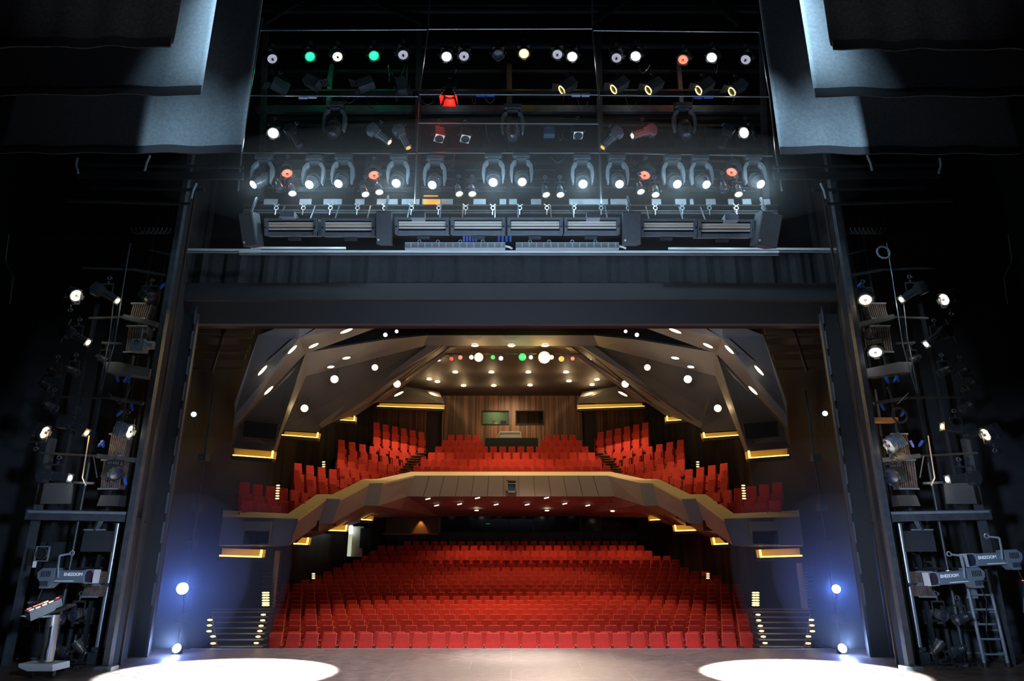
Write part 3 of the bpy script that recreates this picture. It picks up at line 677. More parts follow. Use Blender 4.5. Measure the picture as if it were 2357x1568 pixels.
def fixture(kind, lp, rp, Y, col, label, group=None, up=1, name=None, shell=None, hang=.42, spot=None):
    """kind pc / profile / par / fresnel / fan; lp lens pixel; rp pixel of the rear end; col lens colour"""
    Ln = dict(pc=.36, profile=.72, par=.34, fresnel=.36, fan=.4)[kind]; zl = dict(pc=.15, profile=.36, par=.12, fresnel=.15, fan=.2)[kind]
    A, d = rear_dir(lp, rp, Y, Ln) if rp else (at(lp[0], lp[1], Y), (at(0+CX, 784, .01)-CAM)*0+(CAM-at(lp[0], lp[1], Y)).normalized())
    c = A-d*zl; q = aimq(d)
    nm = name or dict(pc='stage_spotlight', profile='profile_spotlight', par='par_can', fresnel='fresnel_spotlight', fan='scroller_lamp')[kind]
    t = thing(nm, c, label, 'stage light', group)
    cap = None
    if kind in ('pc', 'fresnel'):
        b = link('body', cached('pc', m_pc_body), t, None, q)
        if shell: b.data = b.data.copy(); b.data.materials[0] = shell
        ring = cached('lens'+str(col), lambda: m_lens().mesh('lens', L(col) if col else OFF, smooth=True)); link('lens', ring, b)
        if col in ('warm', 'silver', 'red', 'amber') or (kind == 'pc' and col == 'white'):
            if not (label.find('bright') >= 0): link('bulb_cap', cached('cap', lambda: MB().lathe([(0, .05), (.03, .045), (.038, .0), (0, 0)], 12, (0, 0, .15)).mesh('bulb_cap', mat('bulb_cap', (.05,.02,.02), .5))), b)
        if col == 'silver': link('reflector_ring', cached('rr', lambda: (lambda m: (m.ring((0, 0, .155), .06, .006, 24, 5), m.ring((0, 0, .145), .1, .005, 24, 5), m)[2])(MB()).mesh('reflector_ring', GREY)), b)
    elif kind == 'profile':
        b = link('barrel', cached('pb', m_profile_body), t, None, q)
        h = link('lamp_housing', cached('ph', m_profile_house), b)
        if shell:
            for o in (b, h): o.data = o.data.copy(); o.data.materials[0] = shell
        link('lens', cached('plens'+str(col), lambda: m_lens(.08, .35).mesh('lens', L(col) if col else OFF, smooth=True)), b)
    elif kind == 'par':
        b = link('can', cached('par', m_par_body), t, None, q)
        link('lens', cached('parl'+str(col), lambda: m_lens(.092, .11).mesh('lens', L(col) if col else OFF, smooth=True)), b)
    elif kind == 'fan':
        b = link('body', cached('fan', lambda: MB().box((0, 0, 0), (.26, .26, .34)).mesh('body', DARK, .01)), t, None, q)
        link('fan_plate', cached('fanp'+str(col), lambda: MB().box((0, 0, .18), (.25, .25, .02)).mesh('fan_plate', mat('fan_plate', (.7,.68,.6), .5), .004)), b)
        g = cached('fang', lambda: (lambda m: ([m.ring((0, 0, .195), r, .005, 20, 5) for r in (.03, .06, .09, .11)], [m.bar((0, 0, .195), (.11*math.cos(a), .11*math.sin(a), .195), .008) for a in (0, 1.57, 3.14, 4.71)], m.cyl((0,0,.188),(0,0,.192),.112,n=24), m)[3])(MB()).mesh('fan_grille', BLACK)); link('fan_grille', g, b)
    wd = dict(pc=.2, fresnel=.2, profile=.13, par=.13, fan=.16)[kind]
    yk = link('yoke', cached('yk%s' % wd, lambda: m_yoke(wd)), t); ck = link('hook_clamp', cached('ck', m_clamp), t)
    if up < 0: yk.rotation_euler = ck.rotation_euler = (math.pi, 0, 0)
    if spot: lamp('POINT', A+d*.12, spot[0], spot[1], name='lamp_glow', size=.08)
    return t
def moving_head(lp, Y, lit, label, swing=0, pitch=-60, group=None, sc=1):
    A = at(lp[0], lp[1], Y)
    d = Vector((math.sin(R(swing))*math.cos(R(pitch)), -math.cos(R(swing))*math.cos(R(pitch)), math.sin(R(pitch))))
    c = A-d*.33*sc; t = thing('moving_head_light', c, label, 'stage light', group); t.scale = (sc, sc, sc)
    link('base', cached('mhb', m_mh_base), t)
    for s in (-1, 1): link('yoke_arm', cached('mha%d' % s, lambda: m_mh_arm(s)), t)
    hd = link('head', cached('mhh', m_mh_head), t, None, aimq(d))
    link('lens', cached('mhl'+str(lit), lambda: m_lens(.108, .335).mesh('lens', L(lit) if lit else OFF, smooth=True)), hd)
    return t

# ---- house: coloured lamps on the front spot bar, canopy spotlights
HB = [((1039,826),'deepred',.09,'small red'),((1059.5,823),'red',.1,'small orange red'),((1085,822.6),'warm',.1,'small warm'),((1102,822.6),'amber',.2,'large glaring amber'),((1134.6,822.6),'green2',.1,'small green'),((1153,825),'white',.1,'small white'),
      ((1202.5,822),'green2',.17,'larger glaring green'),((1222,822.6),'white',.09,'small white'),((1253,823),'amber',.27,'largest, glaring yellow'),((1269.5,822.6),'warm',.1,'small warm'),((1292.4,826.4),'orange',.13,'yellow orange'),((1318,825.6),'red',.09,'small red orange')]
MB().cyl(at(1025, 815, 30.9), at(1335, 815, 30.9), .04, n=8).build('lighting_bar', DARK); bpy.data.objects['lighting_bar'].update_tag()
tag(bpy.data.objects['lighting_bar'], 'dark pipe across the ceiling gap carrying the coloured hall lamps', 'lighting bar')
for k, (p, c, r, nm) in enumerate(HB):
    P = at(p[0], p[1], 30.7); t = thing('hall_spotlight', P, '%s lamp on the ceiling front bar, %s of twelve from the left' % (nm, nth(k+1)), 'stage light', 'coloured lamps on the front bar')
    hb = MB(); hb.lathe([(0, .35), (r*.8, .33), (r*1.05, .2), (r*1.12, .0), (r*1.0, .0)], 14)
    q = aimq(-(CAM-P)); b = link('body', hb.mesh('body', BLACK), t, None, q)
    ln = MB().lathe([(0, -.03), (r*.6, -.02), (r, .01)], 20); link('lens', ln.mesh('lens', L(c) if r < .15 else em(c+'_glare', LIT[c][0], LIT[c][1]*(3 if c == 'amber' else 1.1))), b)
    MB().bar((0, .1, .02), (0, .15, .3), .03).build('bracket', DARK, t)
for c_, P, e in (((1, .55, .12), (1253, 823), 160), ((1, .55, .12), (1102, 822), 70), ((.1, 1, .3), (1202, 822), 30)):
    p = at(P[0], P[1], 30.3); lamp('POINT', p, e, c_, name='hall_lamp_glow', size=.12)
CS = [((770,873),28.2,'warm',.16),((863,846),28.6,'warm',.13),((914,884),32.5,'warm',.17),((847,917),32.8,'warm',.12),((701,940),28.6,'warm',.15),((887,771),27.6,'white',.085),((913,763),27.8,'white',.07),((864,838),29.5,'dim',.06)]
for s in (0, 1):
    for k, (p, Y, c, r) in enumerate(CS[:-1]):
        u = p[0] if s == 0 else 2353-p[0]; v = p[1]
        P = at(u, v, Y-.3); t = thing('canopy_spotlight', P, '%s spotlight, %s canopy, %s' % ('glowing warm' if c == 'warm' else 'small white', ['left', 'right'][s], ['over the wide dark bay, nearest the screen leg edge', 'high up under the arc beam', 'beside the long inner rib', 'low beside the second cove', 'lowest, above the wide second cove panel', 'the nearer of two in the upper gap', 'the farther of two in the upper gap'][k]), 'stage light', 'canopy spotlights')
        hb = MB().lathe([(0, .3), (r*.8, .28), (r*1.1, .15), (r*1.15, 0), (r, 0)], 14); q = aimq(-(CAM-P)); b = link('body', hb.mesh('body', DARK), t, None, q)
        link('lens', MB().lathe([(0, -.02), (r, .01)], 20).mesh('lens', L(c)), b)
        MB().tube([(0, .1, .1), (.08, .2, .35), (0, .25, .5)], .012).build('cable', BLACK, t)
        if c == 'warm':
            lamp('POINT', P+Vector((0, -.25, -.12)), 14, (1, .7, .32), name='canopy_glow', size=.08)
# service clutter in the dark gap over the side aisles: pipes of the side gallery
for s in (0, 1):
    sd = ['left', 'right'][s]; f = (lambda u: u) if s == 0 else (lambda u: 2345-u)
    t = thing('side_gallery', at(f(500), 880, 24), 'dim brown pipe gallery behind the %s edge of the stage opening' % sd, 'gallery', wl=True)
    RUST = mat('rust_steel', (.09,.055,.03), .7)
    for k, v in enumerate((762, 775, 800, 806, 822, 848)):
        MB().bar(at(f(430), v, 22+.2*k), at(f(585-k*5), v+1, 22+.2*k), .07, .09 if k % 2 else .2).build('rail', RUST, t)
    MB().bar(at(f(521), 748, 21.9), at(f(487), 855, 21.9), .08).build('strut', BLACK, t)
    lamp('POINT', at(f(515), 830, 20.6), 3, (1, .6, .3), name='gallery_fill', size=.2)  # unseen warm point added to bring out the gallery rails

# ---- header over the opening
t = thing('header_drape', at(1178, 690, 17.6), 'black pleated cloth band across the top of the stage opening', 'drape', wl=True)
za, zb_ = at(1178, 585, 17.6).z, at(1178, 660, 17.6).z
b = MB(); N_ = 140; vs_ = []; random.seed(3)
for k in range(N_+1):
    x = -9.3+18.6*k/N_; y = 17.6+.05*math.sin(k*.9)+.03*math.sin(k*2.3); vs_ += [(x, y, za), (x, y, zb_-.06*random.random())]
b.add(vs_, [(2*k, 2*k+2, 2*k+3, 2*k+1) for k in range(N_)]); o = b.build('cloth', mat('header_cloth', (.028,.029,.033), .95, noise=.15), t)
so = o.modifiers.new('s', 'SOLIDIFY'); so.thickness = .02
z0, z1_ = at(1178, 660, 17.55).z, at(1178, 690, 17.55).z
MB().box((0, 17.5, (z0+z1_)/2), (18.7, .16, abs(z0-z1_)+.1)).build('batten', mat('header_board', (.028,.029,.034), .6), t)
z0, z1_ = at(1178, 692, 18.3).z, at(1178, 745.5, 18.3).z
o = struct('trim_3', MB().box((0, 18.4, (z0+z1_)/2+.15), (18.3, .2, abs(z0-z1_)+.3)), mat('header_wall', (.075,.078,.085), .7))
tag(o, None, None)
# aluminium tracks above it
def track(u0, v0, u1, v1, Y, label, h=.1, d=.055):
    a, c = at(u0, v0, Y), at(u1, v1, Y); t = thing('curtain_track', (a+c)/2, label, 'curtain track', wl=True)
    MB().bar(a, c, .05, d).build('rail', mat('aluminium', (.72,.78,.82), .35, .3), t); MB().bar(a+Vector((0, .02, -.07)), c+Vector((0, .02, -.07)), .02, d*.7).build('flange', PALE, t); return t
track(551, 579, 1792, 580.5, 16.2, 'long bright aluminium track along the bottom of the lighting bridge')
track(578, 571, 796, 571.5, 16.6, 'short aluminium track above the long one, at its left end')
track(1538, 572.5, 1925, 574, 16.6, 'aluminium track above the long one, at its right end')
track(425, 575, 600, 576, 16.9, 'dim track running into the left tower')

# ---- lighting bridge frame
BY = 15.7
br = thing('lighting_bridge', at(1178, 483, 16.2), 'tall three-deck black steel lighting bridge with thin rails above the stage opening', 'lighting bridge', wl=True)
RAILM = mat('rail_pipe', (.3,.31,.33), .3, .9)
for (u0, v0, u1, v1) in ((600,70,985,68),(985,67,1364,66),(1364,70,1750,74),(575,220,965,222),(965,217,1378,218),(1378,219,1772,223),(963,283,1380,285),(558,352,962,353),(1380,352,1778,359),(962,352,1380,352)):
    MB().cyl(at(u0, v0, BY), at(u1, v1, BY), .022, n=8).build('rail', RAILM, br)
for pts in (((988,0),(985,68),(964,222),(959,352),(955,470)), ((1363,0),(1364,68),(1378,219),(1380,352),(1384,470)), ((604,40),(575,220),(556,352),(548,440)), ((1748,74),(1772,223),(1786,357),(1800,440))):
    MB().tube([at(u, v, BY) for u, v in pts], .024, 8).build('post', RAILM, br)
for (u, v0, v1, w_) in ((764,150,250,.12),(1172,150,480,.16),(1562,150,260,.12),(965,60,460,.16),(1378,60,460,.16),(612,60,460,.14),(1752,60,460,.14)):
    MB().bar(at(u, v0, 16.9), at(u+(1178-u)*-.02, v1, 16.9), w_).build('column', STEEL if w_ < .15 else DARK, br)
for (v0, v1, Y, m_) in ((242,257,16.9,STEEL),(268,274,17.0,DARK),(286,291,17.0,DARK),(100,106,17.1,DARK),(160,165,17.0,DARK),(10,13,17.2,DARK),(20,25,17.2,DARK),(368,374,16.9,DARK)):
    pxbox(MB(), 592, v0, 1757, v1, Y, .12).build('deck_beam', m_, br)
# decks seen from below
for (v, d) in ((205,1.2),(345,1.2)):
    z = at(1178, v, 16.2).z+.4; MB().box((0, 17.2, z), (13.6, .9, .05)).build('deck', BLACK, br)
for (u0, v0, u1, v1) in ((600,60,700,0),(840,0,972,55),(1700,60,1640,0),(1365,52,1450,0)): MB().bar(at(u0, v0, 17.2), at(u1, v1, 17.2), .08).build('brace', DARK, br)
# lower deck edge and kick plates
KP = [(609,640),(742,716+0),(760,772),(819,838),(868,960),(985,1000),(1015,1044),(1080,1118),(1150,1190),(1220,1245),(1305,1330),(1340,1440),(1480,1522),(1558,1588),(1628,1652),(1676,1692),(1709,1732),(1760,1774),(690,724),(775,796)]
for (u0, u1) in ((608,638),(690,716),(745,770),(818,838),(770,786),(868,915),(925,965),(972,1015),(1016,1042),(1090,1118),(1150,1165),(1172,1190),(1222,1246),(1310,1400),(1405,1450),(1500,1522),(1554,1580),(1588,1597),(1625,1648),(1676,1690),(1709,1730),(1758,1774)):
    pxbox(MB(), u0, 458, u1, 470.5, 16.3, .04).build('kick_plate', mat('kick_plate', (.3,.34,.38), .5, noise=.2, nscale=4), br)
pxbox(MB(), 975, 459, 1013, 470.5, 16.1, .04).build('kick_plate', mat('amber_light_tint', (.8,.35,.04), .5), br)['label'] = 'amber lit kick plate'  # amber light on the plate is put into its colour
pxbox(MB(), 975, 449.5, 1008, 452, 16.1, .04).build('kick_plate', mat('amber_light_tint', (.8,.35,.04), .5), br)['label'] = 'thin amber lit strip'
lamp('SPOT', at(985, 440, 14.9), 30, (1, .55, .12), at(994, 462, 16.1), .03, 35, .5, 'amber_spill')  # unseen spot added for the amber light on these plates
random.seed(11)
for k in range(46):
    u = random.uniform(600, 1750); lv = random.choice((150, 218, 290, 350, 380)); d_ = random.uniform(25, 70); u2 = u+random.uniform(-40, 40)
    pts = [at(u+(u2-u)*t_, lv+4*d_*t_*(1-t_)*.5+(d_*.3)*t_, 16.0+random.uniform(0, .04)) for t_ in (0, .15, .35, .5, .65, .85, 1)]
    MB().tube(pts, .009, 5).build('cable', STEEL if k % 3 else DARK, br)
pxbox(MB(), 560, 471, 1795, 474, 16.25, .3).build('deck_edge', DARK, br)
for v in (484.5, 489.5): MB().cyl(at(560, v, 16.1), at(1790, v+2, 16.1), .025, n=8).build('pipe', STEEL, br)
# back panelling with small sockets
for k in range(16):
    u = 600+k*73; pxbox(MB(), u, 300, u+60, 345, 17.3, .05).build('back_panel', DARK, br)
for k in range(5):
    u = 600+k*232; pxbox(MB(), u+8, 378, u+215, 440, 17.4, .05).build('back_panel', BLACK, br)
    for v in (392, 412, 432): MB().bar(at(u+8, v, 17.2), at(u+215, v, 17.2), .03).build('rail', STEEL, br)
# hook clamps along the pipe
ck = MB(); ck.ring((0, 0, 0), .05, .014, 12, 6, 'Y'); ck.bar((0, 0, .05), (-.08, 0, .12), .02); ck.bar((0, 0, .05), (.07, 0, .11), .02); ck.bar((0, 0, -.04), (-.01, 0, -.2), .02); ck = ck.mesh('hook', PALE)
for k in range(19):
    u = 636+k*62.3; o = link('hook_clamp', ck, br, at(u, 479, 16.0)-br.location)
# short floodlight strips (white and blue tubes) under the second rail
for k, (u0, u1, v, m_) in enumerate(((688,708,224,'s'),(710,729,223,'s'),(1096,1116,219,'b'),(1119,1138,219,'b'),(1316,1336,219,'s'),(1339,1357,219,'s'),(1598,1616,224,'b'),(1620,1642,223,'b'))):
    o = MB().bar(at(u0, v, 15.9), at(u1, v, 15.9), .07).build('marker_strip', BLUE if m_ == 'b' else mat('pale_blue_strip', (.35,.4,.6), .4)); tag(o, '%s short strip fixed under the middle rail, %s from the left' % ('blue' if m_ == 'b' else 'pale', nth(k+1)), 'strip')

# ---- cyclorama floodlights, 8 housings
FL = [(607,505,733,541),(738,505,866,542),(908,503,1035,538),(1036.5,503,1164,538),(1167,503,1296,538),(1298,503,1426,538),(1474,506,1603,541),(1606,508,1733,545)]
def flood(u0, v0, u1, v1, k):
    Y = 15.3; a = at(u0, v1, Y); c = at(u1, v0, Y); wd = c.x-a.x; h = c.z-a.z; ctr = Vector(((a.x+c.x)/2, Y, (a.z+c.z)/2))
    t = thing('cyclorama_light', ctr, 'long horizontal cyclorama flood with gold and silver reflector strips, %s from the left' % nth(k+1), 'stage light', 'cyclorama floods'); t.rotation_euler = (R(22), 0, R(0))
    b = MB(); b.box((0, .22, 0), (wd-.02, .36, h)); b.box((0, .02, h/2-.03), (wd-.02, .12, .06)); b.box((0, .02, -h/2+.05), (wd-.02, .1, .1))
    for s in (-1, 1): b.box((s*(wd/2-.05), .0, 0), (.08, .14, h))
    b.build('housing', GREY, t, bevel=.006)
    z = h/2-.1; rows = [('silver', .055), ('gold', .05), ('silver', .035), ('brown', .045), ('silver', .05)]
    step = (h-.24)/5
    for j, (m_, hh) in enumerate(rows):
        mm = {'silver': mat('reflector_silver', (.85,.86,.85), .4), 'gold': mat('reflector_gold', (.7,.6,.36), .4), 'brown': mat('reflector_brown', (.22,.16,.12), .4)}[m_]
        bb = MB(); bb.box((0, 0, 0), (wd-.2, .02, step*.88), Matrix.Rotation(R(12), 3, 'X')); o = bb.build('reflector_strip', mm, t); o.location = (0, -.01, z-step*(j+.35))
    for s in (-1, 1):
        o = MB().cyl((0, 0, 0), (0, -.03, 0), .02, n=8).build('knob', CHROME, t); o.location = (s*(wd/2-.05), -.06, -.02)
    MB().box((0, .25, -h/2-.06), (.3, .12, .07)).build('junction_box', STEEL, t)
    for s in (-1, 1): o = MB().bar((0, 0, 0), (0, .5, .42), .03).build('hanger', STEEL, t); o.location = (s*wd*.3, .25, h/2-.03)
    return t
for k, f_ in enumerate(FL): flood(*f_, k)
for k, (u, v) in enumerate(((662,495),(962,497),(1366,497),(1684,502))):
    p = at(u, v+8, 15.1); t = thing('terminal_box', p, 'small grey box on top of the cyclorama floods, %s of four from the left' % nth(k+1), 'box', 'terminal boxes')
    MB().box((0, .1, .1), (.34, .3, .16)).build('case', PALE, t, bevel=.01); MB().cyl((.17, .1, .1), (.2, .1, .1), .02, n=8).build('knob', CHROME, t)
# ---- loudspeakers
for k, (u0, v0, u1, v1, lean, lb) in enumerate(((558,497,602,566,4,'black loudspeaker tilted outwards at the far left of the flood row'),(866,494,905,562,0,'upright dark loudspeaker between the second and third floods'),(1433,495,1471,563,0,'upright dark loudspeaker between the sixth and seventh floods'),(1738,497,1782,567,-5,'grey meshed loudspeaker tilted at the far right of the flood row'))):
    Y = 15.2; a = at(u0, v1, Y); c = at(u1, v0, Y); wd = c.x-a.x; h = c.z-a.z
    t = thing('loudspeaker', ((a.x+c.x)/2, Y, a.z), lb, 'loudspeaker', 'bridge loudspeakers'); t.rotation_euler = (R(20), R(-lean), R(-lean*3))
    MB().prism([(-wd/2, 0, 0), (wd/2, 0, 0), (wd*.4, .4, 0), (-wd*.4, .4, 0)], (0, 0, h)).build('cabinet', mat('speaker_box', (.09,.1,.11), .6), t, bevel=.01)
    MB().box((0, -.012, h/2), (wd-.03, .02, h-.04)).build('grille', mat('speaker_mesh', (.11,.12,.135), .7, noise=.3, nscale=60), t)
    o = MB().bar((0, 0, 0), (0, .45, .5), .05).build('hanger', STEEL, t); o.location = (0, .2, h-.03)
    MB().box((-wd/2+.06, -.028, .1), (.045, .01, .045)).build('badge', TAPE, t)
# ---- LED battens
for k, (u0, u1, lb) in enumerate(((932,1163,'left of two long pale gridded strips standing on the track'),(1187,1424,'right of two long pale gridded strips standing on the track'))):
    Y = 15.9; a = at(u0, 574, Y); c = at(u1, 560, Y); wd = c.x-a.x; h = c.z-a.z
    t = thing('lighting_batten', ((a.x+c.x)/2, Y, a.z), lb, 'lighting batten', 'gridded strips')
    MB().box((0, 0, h/2), (wd, .12, h)).build('case', mat('batten_case', (.45,.5,.54), .5), t, bevel=.01)
    g = MB()
    nx = 72
    for j in range(nx):
        if j % 5 == 4: continue
        for z in (.25, .5, .75): g.box((-wd/2+wd*(j+.5)/nx, -.062, h*z), (wd/nx*.6, .012, h*.15))
    g.build('cells', mat('batten_cells', (.12,.14,.15), .3), t)
    for s in (-.72, -.35, .1, .55): MB().ring((s*wd/2, 0, h+.05), .04, .012, 12, 6, 'Y').build('ring_bolt', PALE, t)
    MB().tube([(wd/2*(1 if k else 1), 0, h/2), (wd/2+.1, 0, h/2-.02), (wd/2+.18, 0, .02)], .025).build('cable', TAPE, t)
for k in range(9):
    u = 1068+k*7 if k < 5 else 1148+(k-5)*9
    p = at(u, 557, 16.1); o = MB().cyl((0, 0, 0), (0, 0, .16), .03, n=8).build('plug', BLUE); o.location = p; tag(o, 'blue plug in the row above the left gridded strip, %s from the left' % nth(k+1), 'plug', 'blue plugs above the strips')

# ---- bridge top row
T1 = [(627,136,'silver','first, tilted left'),(714,131,'green','second'),(777,131,'warm','third'),(861,129,'green','fourth'),(928,127,'silver','fifth'),(1028,131,'white','sixth'),(1068,130,'silver','seventh'),(1147,127,None,'eighth'),(1206,124,'amber','ninth'),
      (1283,126,'silver','tenth'),(1317,131,'white','eleventh'),(1419,134,'silver','twelfth'),(1463,130,'white','thirteenth'),(1572,138,'red','fourteenth'),(1638,133,'white','fifteenth'),(1716,138,'silver','sixteenth')]
DESC = {'silver': 'unlit spotlight with shiny round reflector', 'green': 'green glowing spotlight', 'warm': 'cream glowing spotlight with dark centre', 'white': 'bright white spotlight', None: 'dark unlit spotlight in a square frame', 'amber': 'glaring amber bright spotlight', 'red': 'red ringed spotlight', 'orange': 'orange spotlight'}
for u, v, c, o_ in T1:
    fixture('pc', (u, v), (u+(u-1178)*.015, v-14), 16.2, c, '%s, %s from the left, top bridge row' % (DESC[c], o_.split(',')[0]), 'top row bridge spotlights', spot=(6, LIT[c][0]) if c in ('green', 'amber', 'red', 'white') else None)
# hanging dark housings below the top row (lamps seen side on)
for k, (u, v, lu, lv, c) in enumerate(((641,197,615,180,None),(722,192,755,207,None),(838,196,805,205,None),(925,202,930,225,None),(1305,200,1283,212,1),(1424,198,1402,210,1),(1504,200,1482,212,1),(1620,201,1597,212,1),(1696,204,1674,216,1))):
    lu2 = lu; A, d = rear_dir((lu, lv), (u+(u-lu), v+(v-lv)-6), 16.0, .62)
    t = thing('box_spotlight', at(u, v, 16.1), '%sside-on box spotlight below the top row, %s from the left' % ('amber edged ' if c else 'dark ', nth(k+1)), 'stage light', 'side-on box spotlights')
    q = aimq(d); b = link('body', cached('boxs', lambda: (lambda m: (m.box((0, 0, -.05), (.28, .26, .46)), m.box((0, .15, -.05), (.2, .06, .38)), m)[2])(MB()).mesh('body', STEEL, .01)), t, None, q)
    for e in (-1, 1): link('shutter', cached('barn%d' % e, lambda: MB().prism([(-.14, e*.13, .2), (.14, e*.13, .2), (.18, e*.24, .34), (-.18, e*.24, .34)], (0, e*.01, 0)).mesh('shutter', DARK)), b)
    if c: link('lens_edge', cached('lens_edge', lambda: MB().ring((0, 0, .19), .125, .014, 20, 5).mesh('lens_edge', L('amber'))), b)  # glowing ring stands in for lamp light on the shutter edge
    link('yoke', cached('yk0.2', lambda: m_yoke(.2)), t); link('hook_clamp', cached('ck', m_clamp), t)
# red fresnel with barn doors
t = fixture('fresnel', (1034,218), (1036,190), 15.9, 'deepred', 'glowing red spotlight with open red barn doors under the top row', spot=(10, (1,.08,.04)))
bd = MB()
for k in range(4):
    a = k*math.pi/2+.0; Rz = Matrix.Rotation(a, 4, 'Z'); bd.M = Rz; bd.prism([(-.13, .16, .16), (.13, .16, .16), (.19, .24, .36), (-.19, .24, .36)], (0, .01, 0))
bd.M = Matrix.Identity(4); o = link('barn_doors', bd.mesh('barn_doors', mat('barn_door_red', (.35,.03,.03), .4)), [c for c in t.children if c.name.startswith('body')][0])
# unlit moving heads in the middle level
for u, v, w_ in ((765,312,'left'),(1180,318,'centre'),(1580,314,'right')):
    moving_head((u, v), 16.2, None, 'unlit grey moving head hanging in the %s bay of the middle deck' % w_, 0, -72, 'unlit moving heads', sc=1.05)
# second level fixtures
fixture('pc', (629,307), (628,296), 16.0, 'white', 'bright white spotlight at the left end of the middle deck', spot=(6, (1,1,1)))
fixture('pc', (1712,306), (1728,298), 16.0, 'white', 'bright white spotlight at the right end of the middle deck', spot=(6, (1,1,1)))
fixture('profile', (690,338), (664,288), 16.0, None, 'dark unlit profile lamp leaning beside the left white spotlight')
fixture('profile', (1660,342), (1680,284), 16.0, None, 'dark unlit profile lamp leaning beside the right white spotlight')
SH = mat('blue_grey_shell', (.1,.115,.13), .5)
fixture('profile', (897,328), (842,286), 15.8, 'amber', 'grey profile lamp with amber lens, left of a pair on the middle deck', 'paired profile lamps', shell=SH)
fixture('profile', (940,341), (912,285), 15.8, 'orange', 'grey profile lamp with orange lens, right of a pair on the middle deck', 'paired profile lamps', shell=SH)
fixture('profile', (1387,340), (1436,288), 15.8, 'orange', 'grey profile lamp with orange lens beside the right bridge post', shell=SH)
fixture('profile', (1455,313), (1505,298), 15.8, 'warm', 'reddish lit profile lamp with cream lens on the middle deck', shell=mat('red_lit_shell', (.16,.09,.09), .5))
lamp('POINT', at(1490, 285, 15.3), 5, (1,.15,.1), name='red_spill', size=.1); lamp('POINT', at(1012, 292, 15.4), 6, (1,.1,.05), name='red_spill', size=.05)
for u, v, lb in ((1011,320,'square fan-faced lamp with red glow above it, left of centre'),(1071,321,'square fan-faced lamp beside the red-lit one'),(1331,313,'dark patterned square fan-faced lamp right of centre')):
    fixture('fan', (u, v), (u-2, v-22), 15.8, None, lb, 'fan-faced lamps')
p = at(1264, 305, 16.2); t = thing('dimmer_box', p, 'small blue control box hanging right of the centre moving head', 'control box')
MB().box((0, 0, .05), (.3, .2, .34)).build('case', mat('blue_grey_case', (.06,.1,.16), .5), t, bevel=.01); MB().box((0, -.11, .1), (.22, .01, .09)).build('panel', mat('blue_panel', (.08,.16,.35), .4), t)
# third level: lit moving heads
MH = [(583,425,'blue',-40,'first'),(712,425,'cyan',-5,'second'),(779,423,'blue',-8,'third'),(912,422,'cyan',0,'fourth'),(995,426,'blue',-8,'fifth'),(1135,420,'cyan',0,'sixth'),(1202,419,'blue',4,'seventh'),(1342,424,'cyan',-4,'eighth'),(1426,424,'blue',2,'ninth'),(1559,424,'cyan',8,'tenth'),(1626,425,'blue',12,'eleventh'),(1751,424,'cyan',14,'twelfth')]
for u, v, c, sw, o_ in MH:
    moving_head((u, v), 15.6, c, 'lit %s moving head, %s from the left in the lowest bridge row' % ('icy' if c == 'cyan' else 'bluish', o_), sw, -48, 'lit moving heads', sc=.97)
    p = at(u, v+4, 15.25); lamp('POINT', p, 60 if c == 'cyan' else 18, (.55,.82,1), name='moving_head_glow', size=.1)
for u, v, o_ in ((661,400,'first'),(861,404,'second'),(1484,404,'third'),(1684,397,'fourth')):
    fixture('pc', (u, v), (u+(8 if u > 1178 else -6), v-20), 15.8, 'red', 'coral red ringed spotlight, %s from the left among the lowest moving heads' % o_, 'coral ringed spotlights', spot=(3, (1,.4,.3)))
for k, (u, v, c) in enumerate(((645,436,None),(673,445,'white'),(841,447,'white'),(873,442,'white'),(1057,446,'warm'),(1087,446,'white'),(1257,448,'white'),(1290,448,'white'),(1475,441,'white'),(1509,448,'white'),(1667,438,None),(1700,447,'white'))):
    fixture('par', (u, v), (u+(-3 if k % 2 else -7), v-22), 15.75, c, '%s par can, %s from the left in the row under the moving heads' % ('dark unlit' if not c else 'white glowing', nth(k+1)), 'par cans', spot=(2.5, (1,.93,.8)) if c else None)

# ---- flown side drapes
def drape(nm, u_in, v_bot, Y, wid, m_, label, wob=.03, seed=1):
    random.seed(seed)
    p = at(u_in, v_bot, Y); s = -1 if p.x < 0 else 1; nx, nz = 60, 46; top = p.z+9
    vs_ = []; 
    for j in range(nz+1):
        f = j/nz; z = p.z+(top-p.z)*f**1.8
        for i in range(nx+1):
            x = p.x+s*wid*i/nx; r = .6+.4*min(1, f*6)
            y = Y+wob*(math.sin(i*.55+seed)+.6*math.sin(i*.23+j*.05*seed))*(.9-min(1, f*3)*.4)
            zz = z+(.015*math.sin(i*.3+seed*2)*(1-min(1, f*5)) if j < 8 else 0)
            vs_.append((x, y, zz))
    fs = [(j*(nx+1)+i, j*(nx+1)+i+1, (j+1)*(nx+1)+i+1, (j+1)*(nx+1)+i) for j in range(nz) for i in range(nx)]
    t = thing(nm, (p.x+s*wid/2, Y, p.z), label, 'drape', wl=True)
    o = MB().add(vs_, fs).build('cloth', m_, t, smooth=True); so = o.modifiers.new('s', 'SOLIDIFY'); so.thickness = .02
    hem = MB(); pts = [(p.x+s*wid*i/24, Y-.03-wob*.9+wob*.4*(math.sin(i*1.4+seed)), p.z-.13+.02*math.sin(i*.9+seed)) for i in range(25)]
    for a, c in zip(pts, pts[1:]): hem.prism([a, c, (c[0], c[1], c[2]+.2), (a[0], a[1], a[2]+.2)], (0, .03, 0))
    hem.build('hem', mat('drape_hem', (.03,.03,.034), .9), t)
drape('side_drape', 557, 343, 13.5, 5.5, CLOTH, 'tall grey flown drape nearest the bridge, upper left', .015, 1)
drape('side_drape', 464, 208, 11.3, 5.5, CLOTH, 'tall grey flown drape with bright inner edge, middle of the left three', .02, 2)
